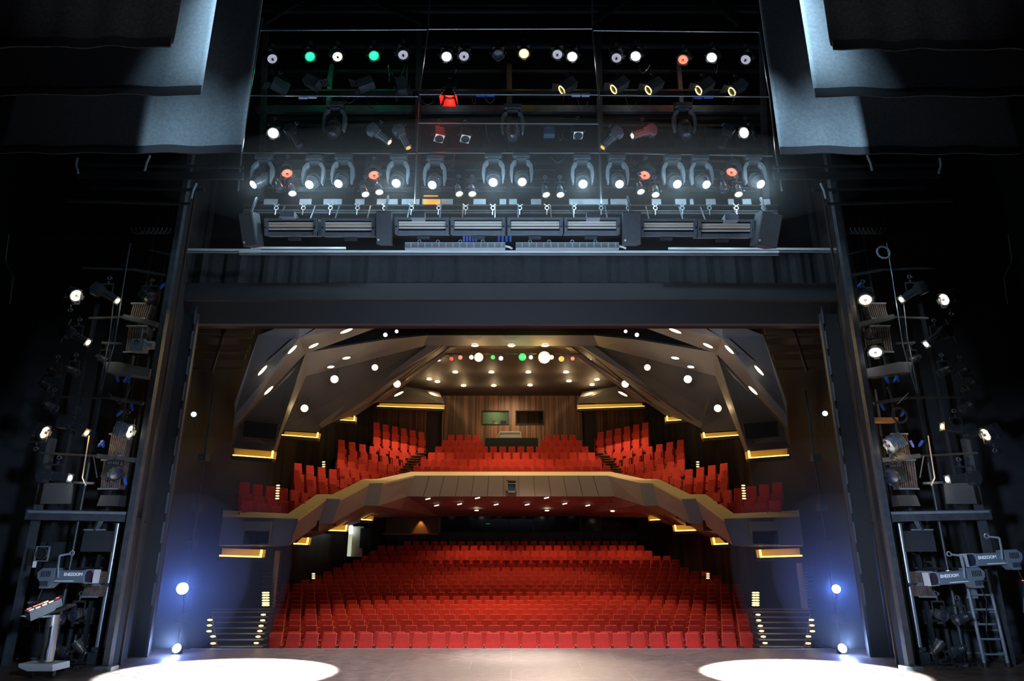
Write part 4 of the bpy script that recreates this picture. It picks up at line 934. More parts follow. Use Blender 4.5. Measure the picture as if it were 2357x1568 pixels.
drape('side_drape', 398, 100, 10.0, 4.5, CLOTHD, 'dark crumpled flown drape in the upper left corner', .05, 3)
drape('side_drape', 1794, 345, 13.5, 5.5, CLOTH, 'tall grey flown drape nearest the bridge, upper right', .015, 4)
drape('side_drape', 1873, 212, 11.3, 5.5, CLOTH, 'tall grey flown drape with bright inner edge, middle of the right three', .02, 5)
drape('side_drape', 1912, 106, 10.0, 4.5, CLOTHD, 'dark crumpled flown drape in the upper right corner', .05, 6)
# ------------------------------------------------------------------ side towers
TY = 15.9
FLX = STEEL
for s in (0, 1):
    sd = ['left', 'right'][s]; f = (lambda u: u) if s == 0 else (lambda u: 2341-u); sg = 1 if s == 0 else -1
    tw = thing('lighting_tower', floorpt(f(150), 1540), 'tall black steel lighting tower with several decks at the %s of the stage' % sd, 'lighting tower', wl=True)
    def seg(nm, pts, w_, m_=STEEL, Y=TY, hd=None):
        P = [at(f(u), v, Y) for u, v in pts]; b = MB()
        for a, c in zip(P, P[1:]): b.bar(a, c, w_, hd or w_)
        return b.build(nm, m_, tw)
    def vert(nm, u, v0, v1, w_, m_=STEEL, Y=TY, hd=None):
        a = at(f(u), v0, Y); c = at(f(u), v1, Y); return MB().bar(a, (a.x, Y, c.z if v1 < v0 else c.z), w_, hd).build(nm, m_, tw)
    FL_ = lambda u, v: floorpt(f(u), v)
    # inner front posts, standing on the floor
    def post(u, v, top_v, w_, m_=STEEL, d=None):
        p = FL_(u, v); z = at(f(u), top_v, p.y).z; MB().box((p.x, p.y, z/2), (w_, d or w_, z)).build('post', m_, tw); return p
    p = post(245, 1543, 300, .13, STEEL, .16)
    MB().box((p.x, p.y-.02, .04), (.36, .3, .08)).build('foot_plate', PALE, tw)
    post(226, 1530, 300, .06, DARK)
    post(186, 1526, 500, .07, DARK); post(62, 1524, 700, .08, DARK); post(14, 1531, 1010, .1, STEEL, .2); post(120, 1516, 430, .05, DARK)
    seg('rail', [(66,1185), (300,1190)], .22, STEEL); seg('rail', [(66,1178), (300,1182)], .05, PALE if 0 else GREY, TY-.1)
    for (a, c, w_, m_) in (((92,1043),(225,1050),.05,DARK), ((225,1050),(312,1060),.1,STEEL), ((128,914),(255,916),.05,DARK), ((255,916),(330,929),.07,STEEL), ((205,733),(285,730),.05,DARK), ((285,730),(362,748),.12,DARK), ((188,617),(310,621),.04,DARK), ((310,621),(390,636),.06,DARK), ((345,575),(405,590),.04,DARK), ((170,1111),(217,1113),.05,DARK), ((235,789),(280,791),.05,DARK)):
        seg('rail', [a, c], w_, m_)
    b = MB(); b.prism([at(f(243), 833, TY), at(f(272), 833, TY), at(f(346), 849, TY), at(f(343), 868, TY), at(f(270), 858, TY), at(f(243), 856, TY)], (0, .4, 0)); b.build('deck', mat('deck_grey', (.1,.1,.11), .5), tw)
    pxbox(MB(), min(f(172), f(300)), 1190, max(f(172), f(300)), 1196, TY, .9).build('deck', BLACK, tw)
    # outer brace of the opening
    po = thing('portal_frame', FL_(322, 1512), 'dark steel channel standing along the %s edge of the stage opening' % sd, 'portal frame', wl=True)
    q = floorpt(f(318), 1512); z = at(f(434), 725, q.y).z
    MB().box((q.x, q.y, z/2), (.5, .12, z)).build('channel', mat('portal_steel', (.02,.021,.025), .6, .2), po)
    MB().box((q.x+sg*.24, q.y-.08, z/2), (.06, .08, z)).build('guide_rail', mat('guide_steel', (.08,.085,.1), .45, .5), po)
    for k in range(11):
        MB().box((q.x+sg*.20, q.y-.13, 1.4+k*.72), (.03, .02, .5)).build('track_plate', mat('track_plate', (.14,.16,.2), .5, .5), po)
    q2 = floorpt(f(272), 1535); MB().box((q2.x, q2.y+.05, 6), (.05, .05, 12)).build('edge_strip', mat('rust_edge', (.025,.018,.016), .7), po)
    # twin chrome counterweight tubes
    TUBEM = mat('tube_metal', (.5,.55,.6), .3, .6)
    tb = thing('tube_pair', floorpt(f(215), 1525), 'pair of tall shiny metal tubes clipped at the front of the %s tower' % sd, 'tubes', wl=True)
    a0 = floorpt(f(218), 1528); top = at(f(276), 1192, a0.y).z
    for k, (dx, r) in enumerate(((0, .05), (sg*.14, .065))):
        for nm, z0_, z1_ in (('tube', .25, top*.52), ('tube', top*.53, top)): MB().cyl((a0.x+dx, a0.y, z0_), (a0.x+dx, a0.y, z1_), r*1.15, n=14).build(nm, TUBEM, tb, smooth=True)
    for z_ in (top*.525, .3, top*.97): MB().box((a0.x+sg*.07, a0.y+.02, z_), (.34, .17, .08)).build('clip', STEEL, tb)
    MB().box((a0.x+sg*.07, a0.y, .12), (.4, .24, .24)).build('foot', STEEL, tb)
    # gel racks: bundles of dusty frames behind wire
    GELM = stripes('gel_frames', (.05,.035,.03), (.17,.12,.1), 16, .7)
    for k, (u0, v0, u1, v1) in enumerate(((296,700,343,735),(286,752,335,812),(246,1000,288,1050),(228,1060,280,1126),(190,1316,236,1344),(186,1347,234,1374))):
        P = [at(f(u0+8), v0, TY+.3), at(f(u1+(6 if k != 4 and k != 5 else 0)), v0, TY+.3), at(f(u1-6), v1, TY+.3), at(f(u0), v1, TY+.3)]
        t = thing('gel_rack', (P[2]+P[3])/2, 'rack of dusty upright colour frames in the %s tower, %s from the top' % (sd, nth(k+1)), 'rack', sd+' tower frame racks', wl=True)
        g = MB(); n = 9
        for j in range(n):
            a, c = P[0].lerp(P[1], (j+.5)/n), P[3].lerp(P[2], (j+.5)/n); g.prism([a, a+Vector((.03, 0, 0)), c+Vector((.03, 0, 0)), c], (.03*(j % 2), .25, 0))
        g.build('frames', mat('frame_card', (.12,.085,.07), .7, noise=.4, nscale=9), t)
        for e0, e1 in ((P[0], P[1]), (P[3], P[2])): MB().bar(e0+Vector((0, -.05, 0)), e1+Vector((0, -.05, 0)), .035).build('shelf_edge', GREY, t)
    # flat speakers / screens on brackets
    for k, (u0, v0, u1, v1, lb) in enumerate(((184,1222,242,1270,'square dark stage monitor on a bracket under the big %s tower beam'),(222,1140,274,1165,'dark wedge box sitting above the big %s tower beam'),(92,1112,165,1160,'grey flat board standing behind the outer profile lamp of the %s tower'))):
        P = [at(f(u0+10), v0, TY), at(f(u1+2), v0, TY), at(f(u1-4), v1, TY-.1), at(f(u0), v1, TY-.1)]
        t = thing('stage_monitor' if k < 2 else 'board', (P[2]+P[3])/2, lb % sd, 'loudspeaker' if k < 2 else 'board', wl=True)
        MB().prism(P, (0, .35 if k < 2 else .05, 0)).build('case', [mat('monitor_black', (.03,.032,.037), .5), mat('monitor_black', (.03,.032,.037), .5), mat('board_grey', (.06,.06,.06), .7)][k], t)
        if k == 0:
            MB().bar(P[0]+Vector((0, -.02, .02)), P[1]+Vector((0, -.02, .02)), .03).build('top_trim', PALE, t)
            m_ = (P[0]+P[1])/2; MB().bar(m_, m_+Vector((sg*.06, .1, .35)), .1).build('bracket', STEEL, t)
    # cable loops under the high rail
    for k in range(8):
        u = 318+k*10; pts = []
        for j in range(9):
            a_ = math.pi*j/8; pts.append(at(f(u-(math.cos(a_)*-16)), 524+math.sin(a_)*14, TY+.05*k))
        o = MB().tube([Vector(p) for p in pts], .014, 5).build('cable_loop', mat('cable_rubber', (.04,.045,.05), .5)); tag(o, 'hanging dark cable loop high in the %s tower, %s counted outwards in' % (sd, nth(k+1)), 'cable', sd+' tower cable loops')
    # drooping cables
    for k, pts in enumerate((((20,540),(12,600),(30,640),(22,700)), ((300,560),(290,620),(262,800),(232,900)), ((262,690),(252,780),(238,850),(228,905)), ((205,1003),(196,1060),(190,1100),(198,1118)), ((215,1050),(222,1090),(224,1100)), ((140,790),(150,760),(165,735)), ((250,905),(275,930),(290,915),(300,890)))):
        P = [at(f(u), v, TY-.15) for u, v in pts]
        o = MB().tube(P, .014, 5).build('cable', STEEL if k != 3 else mat('lit_cable', (.5,.36,.2), .4)); tag(o, 'thin cable strung in the %s tower, %s' % (sd, ['far outer one', 'long one in front of the middle racks', 'short one beside the long one', 'the lamp-lit one under a profile lens', 'kinked one above the lower deck', 'short one by the upper outer lamp', 'looped one below the shelf deck'][k]), 'cable')  # one cable has the lens light put into its colour
    # blue plugs
    for k, (u, v) in enumerate(((305,945),(268,958),(238,1030),(226,1028),(290,1117),(368,664),(272,880),(284,880),(296,882),(363,816),(340,800))):
        o = MB().cyl((0, 0, -.06), (0, 0, .08), .035, n=8).cyl((0, 0, -.09), (0, 0, -.06), .025, n=8).build('plug', BLUE); o.location = at(f(u), v, TY-.12); o.rotation_euler = (0, R(40 if k % 2 else -20), 0)
        tag(o, 'blue cable plug in the %s tower, %s from the top to bottom list' % (sd, nth(sorted(range(11), key=lambda i: (664,800,816,880,880.5,882,945,958,1028,1030,1117)[i])[k]+1)) if 0 else 'blue cable plug in the %s tower, %s' % (sd, ['just above the inner ring-lens lamp', 'left of the one above the inner lamp', 'upright beside the gel rack', 'partly behind the upright one', 'right of the lower gel rack', 'highest of all', 'first of three under the shelf', 'second of three under the shelf', 'third of three under the shelf', 'at the inner post by the shelf', 'at the inner post above the shelf'][k]), 'plug', sd+' tower blue plugs')
    # old par cans in the shade behind
    for k, (u, v, w_) in enumerate(((108,852,-20),(90,882,-16),(150,848,-24),(222,822,14),(100,930,-20))):
        fixture('par', (f(u+26), v+12), (f(u-4), v-6), TY+.5, None, 'dark par can in the shadow of the %s tower, %s' % (sd, ['middle of the shaded three', 'lowest of the shaded three', 'beside the shelf deck', 'pointing up by the shelf deck', 'alone above a ring-lens lamp'][k]), sd+' shaded par cans')
    # stands and base gear
    st = thing('pole_stand', floorpt(f(120), 1532), 'upright black pipe stand in the lower %s tower' % sd, 'stand', wl=True)
    a = floorpt(f(118), 1532); 
    for z0_, z1_, r in ((0.05, 1.9, .045), (1.9, 4.4, .035)): MB().cyl((a.x, a.y, z0_), (a.x, a.y, z1_), r, n=10).build('tube', DARK, st)
    MB().cyl((a.x, a.y, 0), (a.x, a.y, .06), .2, n=16).build('base', DARK, st); MB().cyl((a.x, a.y, 1.85), (a.x, a.y, 1.97), .06, n=10).build('collar', PALE, st)
    for k, (u, v, ru, rv) in enumerate(((168,1418,196,1408),(140,1428,110,1418),(175,1478,196,1508),(150,1502,118,1490))):
        fixture('par', (f(u), v), (f(ru), rv), TY-.2, None, 'shiny black par can among the clutter low in the %s tower, %s' % (sd, ['upper inner one', 'upper outer one', 'lower inner one', 'lower outer one'][k]), sd+' low par cans', up=1 if k < 2 else -1)
    a, c = floorpt(f(205), 1530), floorpt(f(60), 1528)
    o = MB().tube([a+Vector((0, -.1, .05)), (a.lerp(c, .3))+Vector((0, -.25, .02)), (a.lerp(c, .6))+Vector((0, .1, .02)), c+Vector((0, 0, .03))], .02, 6).build('cable', DARK); tag(o, 'cable lying along the floor at the foot of the %s tower' % sd, 'cable')
    for z_ in (.9, 2.0): MB().bar(floorpt(f(180), 1530)+Vector((0, 0, z_)), floorpt(f(70), 1528)+Vector((0, 0, z_)), .05).build('rail', DARK, tw)
    # store shelves and boxes low behind the tower
    sh = thing('storage_shelf', floorpt(f(175), 1522)+Vector((0, .9, 0)), 'dark shelving with gear boxes low behind the %s tower posts' % sd, 'shelf', wl=True)
    xa_, xb_ = sorted((floorpt(f(228), 1524).x, floorpt(f(104), 1524).x)); ys = floorpt(f(175), 1524).y+1.0
    MB().box(((xa_+xb_)/2, ys+.3, 1.6), (xb_-xa_, .04, 3.2)).build('back_panel', mat('shelf_back', (.03,.034,.042), .6), sh)
    for z_ in (.12, .75, 1.35, 2.0, 2.6, 3.2): MB().box(((xa_+xb_)/2, ys, z_), (xb_-xa_, .5, .04)).build('shelf', STEEL, sh)
    for x_ in (xa_, (xa_+xb_)/2, xb_): MB().box((x_, ys-.22, 1.6), (.05, .05, 3.2)).build('upright', STEEL, sh)
    random.seed(21+s)
    for k in range(9):
        z_ = (.14, .77, 1.37)[k//3]; x_ = xa_+.22+(k % 3)*(xb_-xa_-.4)/2.1; w_, h_ = random.uniform(.22, .38), random.uniform(.2, .42)
        c_ = thing('gear_box', (x_, ys-.05, z_), 'grey gear box on the %s tower storage shelf, %s shelf up, %s' % (sd, nth(k//3+1), ['first from left', 'middle', 'last on the right'][k % 3]), 'box', sd+' shelf gear boxes')
        MB().box((0, 0, h_/2), (w_, .34, h_)).build('case', [mat('gear_grey', (.1,.115,.13), .5), DARK, mat('gear_blue', (.06,.08,.13), .5)][k % 3], c_, bevel=.012); MB().box((0, -.18, h_*.6), (w_*.4, .02, .03)).build('handle', PALE, c_)
    for k in range(4):
        x_ = xa_+.2+k*(xb_-xa_-.3)/3.4; m_ = MB()
        for q_ in range(4): m_.ring((0, -.02*q_, 0), .15+.008*q_, .012, 18, 5, 'Y')
        o = m_.build('cable_coil', [STEEL, mat('coil_black', (.04,.045,.05), .4)][k % 2]); o.location = (x_, ys-.34, (2.35, 1.9, 2.3, 1.8)[k]); tag(o, 'coiled cable hung on the %s tower storage shelf, %s from the left' % (sd, nth(k+1)), 'cable', sd+' tower cable coils')
    # overhead side gallery beams, upper dark corner
    for k, (u0, v0, u1, v1) in enumerate(((175,378,560,386),(180,402,560,406),(210,432,470,438),(150,462,440,470))):
        MB().bar(at(f(u0), v0, 15.5), at(f(u1), v1, 15.5), .06, .2 if k == 1 else .06).build('rail', BLACK if k == 1 else DARK, tw)
    for k, (u, v, a_) in enumerate(((178,382,10),(345,376,-25),(452,440,70))):
        o = MB().tube([at(f(u), v-18, 15.3), at(f(u-3 if k == 0 else u-8), v, 15.3), at(f(u+(2 if k == 0 else -12)), v+17, 15.3)], .03, 6).build('clamp_arm', GREY); o.parent = tw; o.matrix_parent_inverse = Matrix.Translation(-tw.location)
    o = MB().lathe([(0, -.02), (.05, -.01), (.06, .02), (0, .04)], 12).build('blue_light', L('bluesmall')); o.location = at(f(141) if s == 0 else 2196, 322, 14); o.rotation_euler = (R(75), 0, R(35*sg)); tag(o, 'small deep blue glow in the dark upper %s corner' % sd, 'stage light')
    # floor and boom lamps beyond the opening with blue light
    BL = [((420,1355),19.6,.15,'blue','bright blue white lamp on the %s boom behind the opening',130)] if s == 0 else [((1925,1356),19.6,.11,'blue','bright blue white lamp on the %s boom behind the opening',110)]
    BL += [((446,954),20.2,.075,'blue','small blue lamp high beyond the %s edge of the opening',3)] if s == 0 else [((1899,952),20.2,.075,'blue','small blue lamp high beyond the %s edge of the opening',3)]
    if s == 0: BL += [((409,950),19.4,.07,'white','white lamp half hidden by the %s portal channel, upper',1), ((398,1072),19.4,.065,'white','white lamp half hidden by the %s portal channel, lower',1)]
    for k, ((u, v), Y, r, c, lb, e) in enumerate(BL):
        P = at(u, v, Y); t = thing('boom_light', P, lb % sd, 'stage light'); q = aimq(CAM-P)
        b = link('body', MB().lathe([(0, -.3), (r*.9, -.28), (r*1.15, -.1), (r*1.15, .02), (r, .02), (r, 0), (0, 0)], 16).mesh('body', BLACK), t, None, q)
        link('lens', MB().lathe([(0, .03), (r*.6, .025), (r, .005)], 24).mesh('lens', em('boom%d%d' % (s, k), LIT[c][0], LIT[c][1]*(2.5 if k == 0 else 1))), b)
        MB().bar((0, .1, 0), (0, .2, -.35), .03).build('bracket', DARK, t)
        lamp('SPOT', P+(CAM-P).normalized()*.2, e*1.5, (.1, .22, 1), P+Vector((-P.x*.15, -3, -.2)), .1, 165, .5, 'boom_glow')
        if k == 0:
            bo = thing('boom_stand', (P.x, Y+.25, 0), 'thin dark upright pole carrying the blue lamps on the %s' % sd, 'stand', wl=True)
            MB().cyl((P.x, Y+.25, -.9), (P.x, Y+.25, 7), .03, n=8).build('pole', BLACK, bo)
            for j, z_ in enumerate((.7, 2.6, 3.6, 5.0)): MB().box((P.x, Y+.2, z_), (.22, .25, .2)).build('bracket', DARK, bo)
    # low wash lamp at the portal foot
    P = floorpt(405 if s == 0 else 1941, 1506)+Vector((0, 0, .12)); t = thing('floor_light', (P.x, P.y, 0), 'glaring low lamp on the floor at the foot of the %s portal' % sd, 'stage light')
    b = link('body', MB().lathe([(0, -.16), (.1, -.15), (.12, 0), (.11, 0), (0, -.01)], 16).mesh('body', BLACK), t, (0, 0, .13), aimq((0, -1, .35)))
    link('lens', MB().lathe([(0, .02), (.06, .015), (.105, 0)], 20).mesh('lens', em('floorlamp', (.7,.82,1), 14)), b)
    MB().box((0, .05, .01), (.2, .2, .02)).build('base', DARK, t)
    lamp('POINT', P+Vector((0, -.35, .18)), 60, (.3, .48, 1), name='floor_light_glow', size=.1)

# ---- left tower lamps
fixture('pc', (176,681), (158,671), 15.6, 'warm', 'ring-lens spotlight glowing cream, uppermost in the left tower', up=-1, spot=(5, (1,.9,.7)))
fixture('pc', (104,996), (72,985), 15.6, 'warm', 'ring-lens spotlight glowing amber cream at the outer side of the left tower', up=-1, spot=(8, (1,.7,.3)))
fixture('pc', (300,994), (262,985), 15.6, 'warm', 'grey ring-lens spotlight at the inner side of the left tower', shell=SH, spot=(5, (1,.85,.6)))
fixture('profile', (271,693), (214,658), 15.6, 'warm', 'profile lamp with lit lens in the upper left tower', spot=(4, (1,.95,.7)))
fixture('profile', (203,789), (142,756), 15.6, 'warm', 'profile lamp with lit lens in the middle of the left tower', spot=(4, (1,.95,.7)))
fixture('profile', (200,997), (142,966), 15.6, 'amber', 'profile lamp with warm lens between two ring-lens lamps, left tower', spot=(6, (1,.7,.35)))
fixture('profile', (162,1101), (92,1092), 15.6, 'white', 'horizontal profile lamp with white lens above the big left beam', spot=(4, (.9,.95,1)))
PV = mat('profile_blue_grey', (.13,.16,.19), .45)
def text(s_, parent, loc, rot, size, m_):
    c = bpy.data.curves.new('lettering', 'FONT'); c.body = s_; c.size = size; c.extrude = .003; c.align_x = 'CENTER'; c.align_y = 'CENTER'; c.materials.append(m_); c.offset = .004
    o = bpy.data.objects.new('lettering', c); COL.objects.link(o); bpy.context.view_layer.update()
    me = bpy.data.meshes.new_from_object(o); bpy.data.objects.remove(o); me.name = 'lettering'
    o = link('lettering', me, parent, loc); o.rotation_euler = rot; return o
def side_profile(c, Y, flip, label, slope=0):
    """big profile lamp seen side on with lettering; flip -1: lens to the left"""
    P = at(c[0], c[1], Y); t = thing('profile_spotlight', P, label, 'stage light'); t.rotation_euler = (0, R(slope), 0)
    MB().box((.1*flip, 0, 0), (.62, .26, .25)).build('barrel', PV, t, bevel=.02)
    m = MB(); m.prism([(x*-flip, -.13, z) for x, z in ((.22,.17),(.5,.17),(.6,.08),(.58,-.03),(.52,-.1),(.5,-.24),(.34,-.24),(.22,-.12))], (0, .26, 0)); h = m.build('lamp_housing', PV, t, bevel=.012)
    v = MB()
    for j in range(6):
        v.box(((.32+.035*j)*-flip, -.137, .05), (.012, .01, .12)); v.box(((.34+.03*j)*-flip, -.137, -.14), (.012, .01, .1))
    v.build('vents', BLACK, h)
    m = MB(); 
    for (x, z, dx, dz) in ((.5,.13,.18,.012),(.5,-.13,.18,.012),(.59,0,.012,.27)): m.box((x*flip, 0, z), (dx, .24, dz))
    m.build('front_frame', mat('frame_edge', (.35,.38,.42), .4), t)
    MB().cyl((.40*flip, 0, 0), (.44*flip, 0, 0), .11, n=20).build('lens', OFF, t)
    text('ENIZOOM', t, (.17*flip, -.135, .04), (R(90), 0, 0), .085, TAPE)
    MB().box((.0*flip, -.134, -.09), (.4, .01, .014)).build('slider', TAPE, t)
    b = MB(); b.tube([(-.12*flip, -.16, -.02), (-.16*flip, -.16, .2), (-.2*flip, -.12, .42), (-.05*flip, 0, .46)], .022, 6); b.build('yoke', GREY, t)
    MB().ring((-.02*flip, 0, .47), .045, .014, 12, 6, 'Y').build('hook_clamp', PALE, t)
    MB().tube([(-.5*flip, 0, -.22), (-.56*flip, 0, -.5), (-.5*flip, .05, -.8), (-.42*flip, .05, -1.1)], .012, 5).build('cable', BLACK, t)
    return t
side_profile((158,1327), 15.3, 1, 'blue grey lettered profile lamp seen side-on above the console, left tower')
side_profile((2196,1329), 15.3, -1, 'blue grey lettered profile lamp seen side-on, nearer the middle of the right tower', -4)
side_profile((2282,1287), 15.3, -1, 'blue grey lettered profile lamp seen side-on, outermost and higher in the right tower', -3)
# pale box lamp and dark hanging fresnel in the left tower
t = thing('box_spotlight', at(322, 797, 15.7), 'pale blue grey box lamp seen side-on hanging under the inner left deck', 'stage light')
MB().box((0, 0, 0), (.32, .26, .3)).build('body', PV, t, bevel=.01); MB().cyl((.16, 0, .02), (.34, 0, .02), .1, n=16).build('snout', GREY, t); MB().ring((-.02, -.14, .06), .05, .01, 14, 5, 'Y').build('knob', DARK, t); MB().bar((-.0, 0, .15), (0, 0, .45), .03).build('bracket', GREY, t)
fixture('fresnel', (352,690), (325,662), 15.8, None, 'dark unlit spotlight hanging near the top inner corner of the left tower', shell=DARK)
fixture('pc', (268,1092), (250,1082), 15.6, None, 'dark unlit spotlight with grille beside the lower left gel rack')
# ---- right tower lamps
fixture('pc', (1992,691), (1991,675), 15.6, 'warm', 'ring-lens spotlight glowing cream, uppermost by the inner post of the right tower', spot=(6, (1,.75,.4)))
fixture('pc', (2015,812), (2013,792), 15.6, 'white', 'ring-lens spotlight glowing pinkish white below the upper cream one, right tower', spot=(5, (1,.9,.9)))
fixture('pc', (2172,690), (2196,680), 15.6, 'white', 'ring-lens spotlight glowing white, upper outer side of the right tower', up=-1, spot=(5, (1,.95,.8)))
fixture('profile', (2074,690), (2130,655), 15.6, 'white', 'profile lamp with white lens in the upper right tower', spot=(4, (1,1,.85)))
fixture('profile', (2131,793), (2185,757), 15.6, 'white', 'profile lamp with white lens in the middle of the right tower', spot=(4, (1,1,.85)))
fixture('profile', (2168,982), (2240,993), 15.6, 'amber', 'horizontal profile lamp with warm lens beside the outer ring-lens lamp, right tower', spot=(8, (1,.7,.3)))
fixture('pc', (2268,1001), (2305,985), 15.6, 'warm', 'ring-lens spotlight glowing cream at the outer side of the right tower', up=-1, spot=(6, (1,.8,.5)))
fixture('pc', (2047,1026), (2078,1006), 15.6, 'silver', 'blue grey box spotlight with pale ring lens, inner side of the right tower', up=-1, shell=PV, spot=(5, (1,.8,.55)))
fixture('profile', (2180,1104), (2250,1098), 15.6, 'white', 'horizontal profile lamp with white lens above the big right beam', spot=(4, (.9,.95,1)))
fixture('fresnel', (2052,1100), (2070,1088), 15.6, None, 'dark unlit spotlight with bent bracket beside the lower right gel rack')
o = MB().ring((0, 0, 0), .16, .025, 10, 5, 'Y').build('coiled_ring', GREY); o.location = at(2036, 596, 15.5); tag(o, 'pale ring of bent cable high in the right tower', 'ring')
o = MB().ring((0, 0, 0), .17, .025, 20, 6, 'Y').build('coiled_ring', DARK); o.location = at(2074, 975, 15.7); tag(o, 'dark round ring above the blue grey spotlight, right tower', 'ring')
o = pxbox(MB(), 2012, 961, 2068, 970, 15.9, .3).build('shelf_board', mat('orange_board', (.4,.18,.07), .6)); tag(o, 'orange brown shelf edge beside the dark ring in the right tower', 'shelf')
o = pxbox(MB(), 2012, 896, 2028, 962, 16.2, .1).build('column', mat('pier_grey', (.2,.19,.18), .8)); o['kind'] = 'structure'; o.name = 'trim_5'
lamp('POINT', at(2120, 1030, 15.3), 7, (1,.6,.25), name='rail_glow', size=.05)
# tall board behind the right lettered lamp
o = MB().prism([at(2232, 1300, 16.2), at(2240, 1300, 16.2), at(2252, 1378, 16.2), at(2228, 1378, 16.2)], (0, .05, 0)).build('board', mat('grey_board', (.16,.18,.18), .7)); tag(o, 'grey tilted board behind the inner lettered lamp, right tower', 'board')
# ladder right
lf = [floorpt(2268, 1536), floorpt(2322, 1536)]
t = thing('ladder', (lf[0]+lf[1])/2, 'short dark tubular ladder frame standing in the lower right corner of the tower', 'ladder', wl=True)
for k, p in enumerate(lf): MB().cyl(p, p+Vector((-.0, .1, 2.0)), .035, n=10).build('rail', GREY, t); MB().cyl(p, p+Vector((0, 0, .08)), .06, n=10).build('foot', BLACK, t)
for k in range(6): MB().cyl(lf[0]+Vector((0, .02*k, .25+.3*k)), lf[1]+Vector((0, .02*k, .25+.3*k)), .022, n=8).build('rung', GREY, t)
o = MB().lathe([(0, -.01), (.02, 0), (0, .015)], 8).build('red_indicator', em('redled', (1,.05,.04), 4)); o.location = at(2354.5, 1338, 14); tag(o, 'tiny red light at the right edge', 'indicator light')
# left: panelled case behind the console
t = thing('flight_case', floorpt(52, 1530), 'large black panelled case wall standing at the outer foot of the left tower', 'case', wl=True)
a = floorpt(14, 1528); c = floorpt(98, 1522)
MB().box(((a.x+c.x)/2, a.y+.5, 1.3), (abs(c.x-a.x), .3, 2.6)).build('body', mat('case_dark', (.022,.026,.03), .6), t)
for z_ in (.06, .75, 1.25, 2.2): MB().box(((a.x+c.x)/2, a.y+.33, z_), (abs(c.x-a.x), .05, .04)).build('edge', GREY if z_ < 1.3 else DARK, t)
t = thing('flight_case', floorpt(2290, 1520)+Vector((0, .6, 0)), 'large dark panelled case behind the ladder at the right tower foot', 'case', wl=True)
a = floorpt(2245, 1520); c = floorpt(2340, 1520)
MB().box(((a.x+c.x)/2, a.y+.6, .9), (abs(c.x-a.x), .3, 1.8)).build('body', mat('case_grey', (.05,.06,.07), .6), t)
for z_ in (.1, .6, 1.0, 1.7): MB().box(((a.x+c.x)/2, a.y+.43, z_), (abs(c.x-a.x), .05, .04)).build('edge', GREY, t)
# ---- inspector console on pedestal
Yc = 14.55
ft = floorpt(88, 1562); t = thing('prompt_desk', ft, 'stage control desk with lit buttons on a metal pedestal with white wheeled base', 'control desk', wl=True)
yc_ = ft.y-.1
def cp(u, v, y=yc_): return at(u, v, y)
MB().prism([cp(42,1528), cp(121,1530), cp(121,1546), cp(62,1546), cp(42,1537)], (0, .55, 0)).build('base', mat('white_base', (.62,.63,.62), .5), t, bevel=.01)
for u in (68, 116): p = cp(u, 1550); MB().cyl(p+Vector((-.03, .08, -.02)), p+Vector((.03, .08, -.02)), .05, n=12).build('caster', BLACK, t)
MB().cyl(cp(88, 1528)+Vector((0, .25, 0)), cp(105, 1418)+Vector((0, .25, 0)), .12, n=20).build('pedestal', mat('brushed_metal', (.32,.3,.28), .35, .8), t, smooth=True)
top = [cp(56,1405), cp(84,1408), cp(142,1378), cp(113,1376)]
top3 = [cp(56,1405), cp(84,1409)+Vector((0, -.2, 0)), cp(142,1378)+Vector((0, .0, 0)), cp(113,1376)+Vector((0, .35, 0))]
MB().prism(top3, (0.02, .05, -.16)).build('console', mat('console_grey', (.25,.26,.26), .45), t)
nrm = Vector((0, -.02, .012))
P = top3
def onp(a, b): return P[0].lerp(P[3], a).lerp(P[1].lerp(P[2], a), b)+nrm
for k, (a, b, c) in enumerate(((.12,.2,'red'),(.3,.15,'red'),(.45,.15,'red'),(.6,.15,'warm'),(.3,.8,'warm'),(.5,.8,'warm'),(.7,.8,'warm'),(.9,.3,'deepred'),(.12,.7,'blue'))):
    p = onp(a, b); d = (P[3]-P[0]).normalized(); MB().bar(p-d*.04, p+d*.04, .022, .02).build('button', em('btn'+c, LIT[c][0], 1.6), t)
MB().prism([cp(46,1419), cp(72,1423), cp(118,1421), cp(92,1417)], (0, .1, .02)).build('shelf', mat('paper', (.6,.62,.65), .6), t)
MB().prism([cp(78,1420), cp(154,1391), cp(155,1396), cp(82,1426)], (0, .3, 0)).build('tray', DARK, t)
MB().tube([cp(66,1394), cp(80,1385), cp(108,1376), cp(128,1378)], .012, 5).build('gooseneck_lamp', BLACK, t)
MB().tube([cp(122,1440), cp(116,1480), cp(110,1500), cp(108,1515), cp(112,1500)], .022, 6).build('hanging_handset', mat('blue_silver', (.4,.5,.75), .3, .6), t)
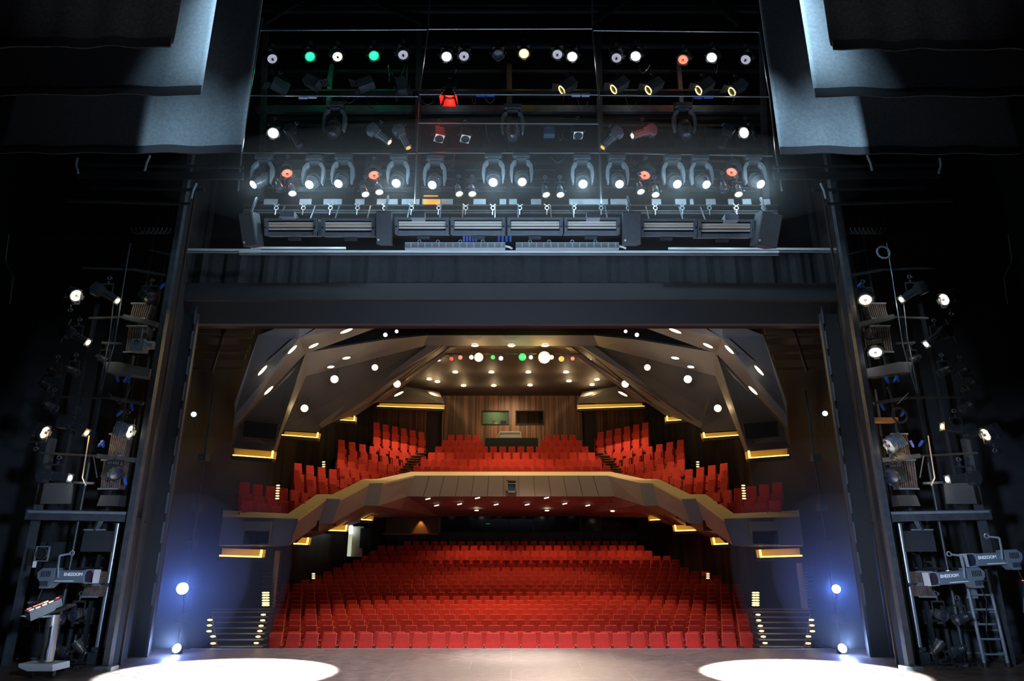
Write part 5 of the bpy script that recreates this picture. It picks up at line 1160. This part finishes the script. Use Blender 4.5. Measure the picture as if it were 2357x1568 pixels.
# ---- small box fan lamp left tower upper left
t = thing('square_lamp', at(97, 1275, 15.6), 'small dark square-framed lamp with white tag hanging outside the left stage monitor', 'stage light')
MB().ring((0, -.02, 0), .11, .02, 16, 6, 'Y').build('rim', DARK, t)
fr = MB()
for (x, z, a, b) in ((-.14, 0, .02, .3), (.14, 0, .02, .3), (0, .15, .3, .02), (0, -.15, .3, .02)): fr.box((x, 0, z), (a, .04, b))
fr.build('frame', GREY, t); MB().box((-.1, -.03, -.22), (.08, .01, .13)).build('tag', TAPE, t); MB().cyl((0, .02, 0), (0, .2, 0), .1, n=16).build('body', BLACK, t)
# ------------------------------------------------------------------ thin haze where the lamps glow
def haze(c, rad, dens, label, aniso=.2):
    bm = bmesh.new(); bmesh.ops.create_uvsphere(bm, u_segments=48, v_segments=24, radius=1); me = bpy.data.meshes.new('haze'); bm.to_mesh(me); bm.free()
    hz = link('haze', me, None, c); hz.scale = rad; me.transform(Matrix.Diagonal((*rad, 1))); hz.scale = (1, 1, 1)
    m = bpy.data.materials.new('haze_volume'); m.use_nodes = True; nt = m.node_tree; nt.nodes.clear()
    vo = nt.nodes.new('ShaderNodeVolumeScatter'); vo.inputs['Density'].default_value = dens; vo.inputs['Anisotropy'].default_value = aniso; vo.inputs['Color'].default_value = (1,1,1,1)
    ou = nt.nodes.new('ShaderNodeOutputMaterial'); nt.links.new(vo.outputs[0], ou.inputs['Volume']); me.materials.append(m)
    tag(hz, label, 'haze', None, 'stuff')
haze((-8.45, 18.5, 1.9), (1.7, 1.4, 2.0), .06, 'bluish haze around the bright lamp at the left edge of the opening')
haze((8.45, 18.5, 1.9), (1.7, 1.4, 2.0), .06, 'bluish haze around the bright lamp at the right edge of the opening')
haze((0, 15.4, 11.5), (9.2, 1.1, 1.7), .03, 'bluish haze around the lit moving heads of the lighting bridge')
haze((-8.3, 18.5, 2.1), (2.6, 1.9, 3.3), .022, 'fainter blue haze spreading wider at the left edge of the opening')
haze((8.3, 18.5, 2.1), (2.6, 1.9, 3.3), .022, 'fainter blue haze spreading wider at the right edge of the opening')
